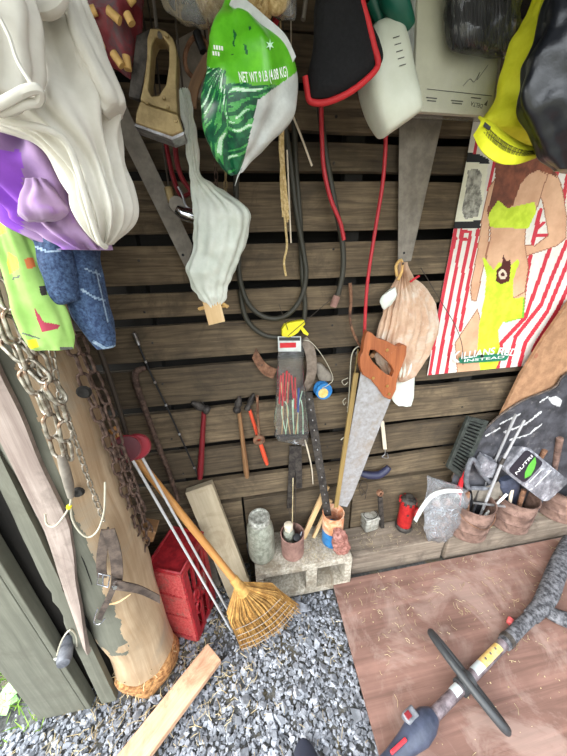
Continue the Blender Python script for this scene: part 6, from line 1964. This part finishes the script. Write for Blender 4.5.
MB().tube([P(474, 503, -0.145), P(492, 505, -0.15), P(512, 507, -0.145)], [0.005, 0.006, 0.007], 12).build('rod', M['steel'], ab)
MB().beam(P(511, 507, -0.145), P(522, 508.5, -0.14), (0, 0, 0.026), (0, 0.02, 0)).build('square_end', M['iron'], ab, bev=0.003)
cbx = thing('clear_box', 'small clear plastic box wedged between the grey grip and the metal rod', 'box', P(488, 478, -0.07))
MB().prism([P(x, y, -0.12) for x, y in ((479, 470), (486, 459), (498, 464), (493, 478), (483, 477))], (0, 0.04, 0.01)).build('box_body', M['smoke'], cbx, smooth=0, bev=0.003)
MB().tube([P(487, 470, -0.06), inside(0, 0.03, 0.0)], 0.006, 8).build('post', M['greyplastic'], cbx)
rod(inside(0, 0.062, 0.03), P(516, 414.5, -0.10), 0.0055, M['palemetal'], 'metal_rod', 'left one of the two pale rods leaning up from the first can', 'rod', 'pale rods in the cans')
dr_ = thing('driver_rod', 'right one of the two pale rods, longer, with a dark collar halfway down', 'rod', inside(0, 0.05, 0.0))
MB().tube([inside(0, 0.05, -0.02), P(503, 460, -0.13), P(524.6, 420, -0.115)], [0.0062, 0.006, 0.005], 10).build('rod', M['palemetal'], dr_)
MB().tube([P(501, 464, -0.131), P(504, 458, -0.129)], 0.008, 10).build('collar', M['iron'], dr_)
rod(inside(0, 0.045, -0.02), P(507, 494, -0.135), 0.006, M['white'], 'white_stub', 'short white plastic tube at the right rim of the first rusty can', 'tube')
bo = tag(MB().bag([(500, 480, 515, 474, -0.105, 0.016), (499, 487, 518, 480, -0.11, 0.022), (502, 493, 518, 488, -0.11, 0.018), (504, 500, 516, 498, -0.10, 0.012), (504, 520, 514, 518, -0.10, 0.010)], n=30, sub=4, ex=3).build('blue_gadget', M['bluegrey']), 'blue grey plastic gadget standing in the middle can left of the smoky tub', 'gadget')
rod(inside(1, -0.02, -0.02), P(512, 490, -0.13), 0.008, M['cream'], 'wooden_dowel', 'pale round dowel end low in the middle rusty can', 'dowel')
rod(inside(1, 0.02, -0.03), P(524, 490, -0.13), 0.011, M['rust'], 'rusty_bar', 'rusty bar end at the front of the middle rusty can', 'bar', None)
rod(inside(1, -0.04, 0.0), P(498, 475, -0.09), 0.008, M['iron'], 'iron_rod', 'dark iron rod between the clear box and the blue gadget', 'rod')
rod(inside(1, 0.05, 0.03), P(545, 450, -0.10), 0.011, M['rust'], 'rusty_pipe', 'rusty pipe leaning behind the smoky plastic tub', 'pipe')
rod(inside(2, -0.04, 0.02), P(560, 438, -0.10), 0.014, M['rustpink'], 'rusty_pipe', 'thick rusty pipe rising behind the white pipe at the right edge', 'pipe')
wp = thing('white_pipe', 'short white plastic pipe with open end in the rightmost can at the right edge', 'pipe', inside(2, -0.01, -0.02))
pa, pb = P(574, 492, -0.17), P(562, 464, -0.16)
pd = (pb - pa).normalized()
MB().lathe([(0.020, 0), (0.021, (pb - pa).length), (0.0235, (pb - pa).length + 0.001), (0.0235, (pb - pa).length + 0.012), (0.017, (pb - pa).length + 0.012), (0.0165, 0.0)], pa, (pd + V((-0.1, -0.45, 0))).normalized(), 24, caps=False).build('pipe', M['white'], wp)
MB().tube([pa, inside(2, -0.01, -0.02)], 0.012, 10).build('stem', M['white'], wp)

# smoky plastic tub
tu = thing('smoky_plastic_tub', 'smoky plastic tub with a green leaf logo lying tilted on the middle can', 'tub', P(540, 495, -0.12))
ta, tb_, tc_, td = P(502, 470, -0.15), P(524, 444, -0.12), P(569, 481, -0.15), P(545, 503, -0.175)
nn2 = (tb_ - ta).cross(td - ta).normalized()
if nn2.y > 0:
    nn2 = -nn2


def tq(u, v, o=0.0):
    return ta.lerp(tb_, u).lerp(td.lerp(tc_, u), v) + nn2 * o


def rnd(u0, u1, v0, v1, ru, rv, o):
    out = []
    for (cu, cv, a0) in ((u1 - ru, v0 + rv, -90), (u1 - ru, v1 - rv, 0), (u0 + ru, v1 - rv, 90), (u0 + ru, v0 + rv, 180)):
        for k in range(6):
            a = R(a0 + 18 * k)
            out.append(tq(cu + ru * math.cos(a), cv + rv * math.sin(a), o))
    return out


tm_ = MB()
tm_.rings([rnd(0.12, 0.88, 0.06, 0.94, .15, .1, -0.07), rnd(0.0, 1.0, 0.0, 1.0, 0.2, 0.12, -0.004), rnd(0.0, 1.0, 0.0, 1.0, 0.2, 0.12, 0.004), rnd(0.06, 0.94, 0.04, 0.96, 0.18, 0.11, 0.007)])
tm_.build('tub_body', M['smoke'], tu, smooth=40)
pn = MB().prism(rnd(0.08, 0.92, 0.05, 0.42, 0.12, 0.06, 0.0075), nn2 * 0.0006).build('dark_label', M['tubdark'], tu, smooth=0)
text('NUTRI', tq(0.14, 0.21, 0.0085) , tq(0.86, 0.21, 0.0085), 0.017, M['white'], tu, nrm=nn2)
bpy.data.objects[-1] if False else None
MB().prism([tq(u, v, 0.0082) for u, v in ((0.2, 0.36), (0.35, 0.29), (0.6, 0.25), (0.9, 0.24), (0.78, 0.32), (0.6, 0.37), (0.38, 0.40))], nn2 * 0.0006).build('leaf_print', M['leafgreen'], tu, smooth=0)
for v in (0.47, 0.60):
    MB().beam(tq(0.2, v, 0.008), tq(0.9 if v > .5 else 0.75, v, 0.008), (td - ta).normalized() * 0.0035, nn2 * 0.0008).build('print_line', M['white'], tu, smooth=0)

# brown panel and black smeared panel at the right
bpn = thing('fibreboard_sheet', 'plain brown fibreboard panel leaning on the wall over the lower right of the poster', 'panel', P(560, 420, -0.04))
MB().prism([P(x, y, -0.05) for x, y in ((500, 418), (521, 375), (546, 335), (572, 298), (640, 290), (640, 470), (500, 470))], (0, 0.012, 0)).build('panel', M['brownpanel'], bpn, smooth=0)
MB().lathe([(0.0, 0.001), (0.008, 0.0012), (0.011, 0)], P(536, 356, -0.05), (0, -1, 0), 10, wob=0.4).build('torn_spot', M['skindark'], bpn, smooth=0)
MB().beam(P(600, 468, -0.045), V((P(600, 468, -0.045).x, -0.045, Ht)), (0.3, 0, 0), (0, 0.01, 0)).build('lower_edge', M['brownpanel'], bpn, smooth=0)
bs_ = thing('smeared_sheet', 'black paint smeared panel with a curved top edge leaning behind the cans', 'panel', P(530, 480, -0.07))
edge = spline([P(452, 478, -0.055), P(470, 446, -0.055), P(486, 428, -0.056), P(502, 414, -0.058), P(522, 401, -0.06), P(544, 392, -0.062), P(556, 386, -0.062), P(566, 374, -0.062), P(600, 360, -0.062), P(660, 345, -0.062)], 24)
g = []
for i in range(150):
    t = i / 149
    row = []
    for e in edge:
        bz = Ht + 0.002
        row.append(V((e.x, e.y - 0.035 * math.sin(t * 1.4) * min(1, (e.z - bz) * 3), e.z + (bz - e.z) * t)))
    g.append(row)
SM = [([(548, 398), (556, 396), (562, 400), (560, 407), (552, 404)], 0), ([(540, 402), (548, 397)], 1.2), ([(532, 432), (542, 424)], 0.9), ([(505, 432), (526, 424), (541, 412)], 1.3), ([(510, 440), (530, 434), (536, 428)], 1.0), ([(486, 436), (500, 428)], 0.8), ([(500, 424), (520, 414)], 0.8)]


def smp(x, y, c):
    for q, w_ in SM:
        if w_ == 0 and inpoly(x, y, q) or w_ and dseg(x, y, q) < w_ * (0.7 + 0.6 * noise.noise(V((x * .3, y * .3, 0)))):
            return 1
    return None


MB().sheet(g, -0.008).paint(smp).build('panel', [M['slate'], M['smear']], bs_, smooth=60)
MB().tube(edge, 0.005, 8).build('edge_lip', M['leather'], bs_)
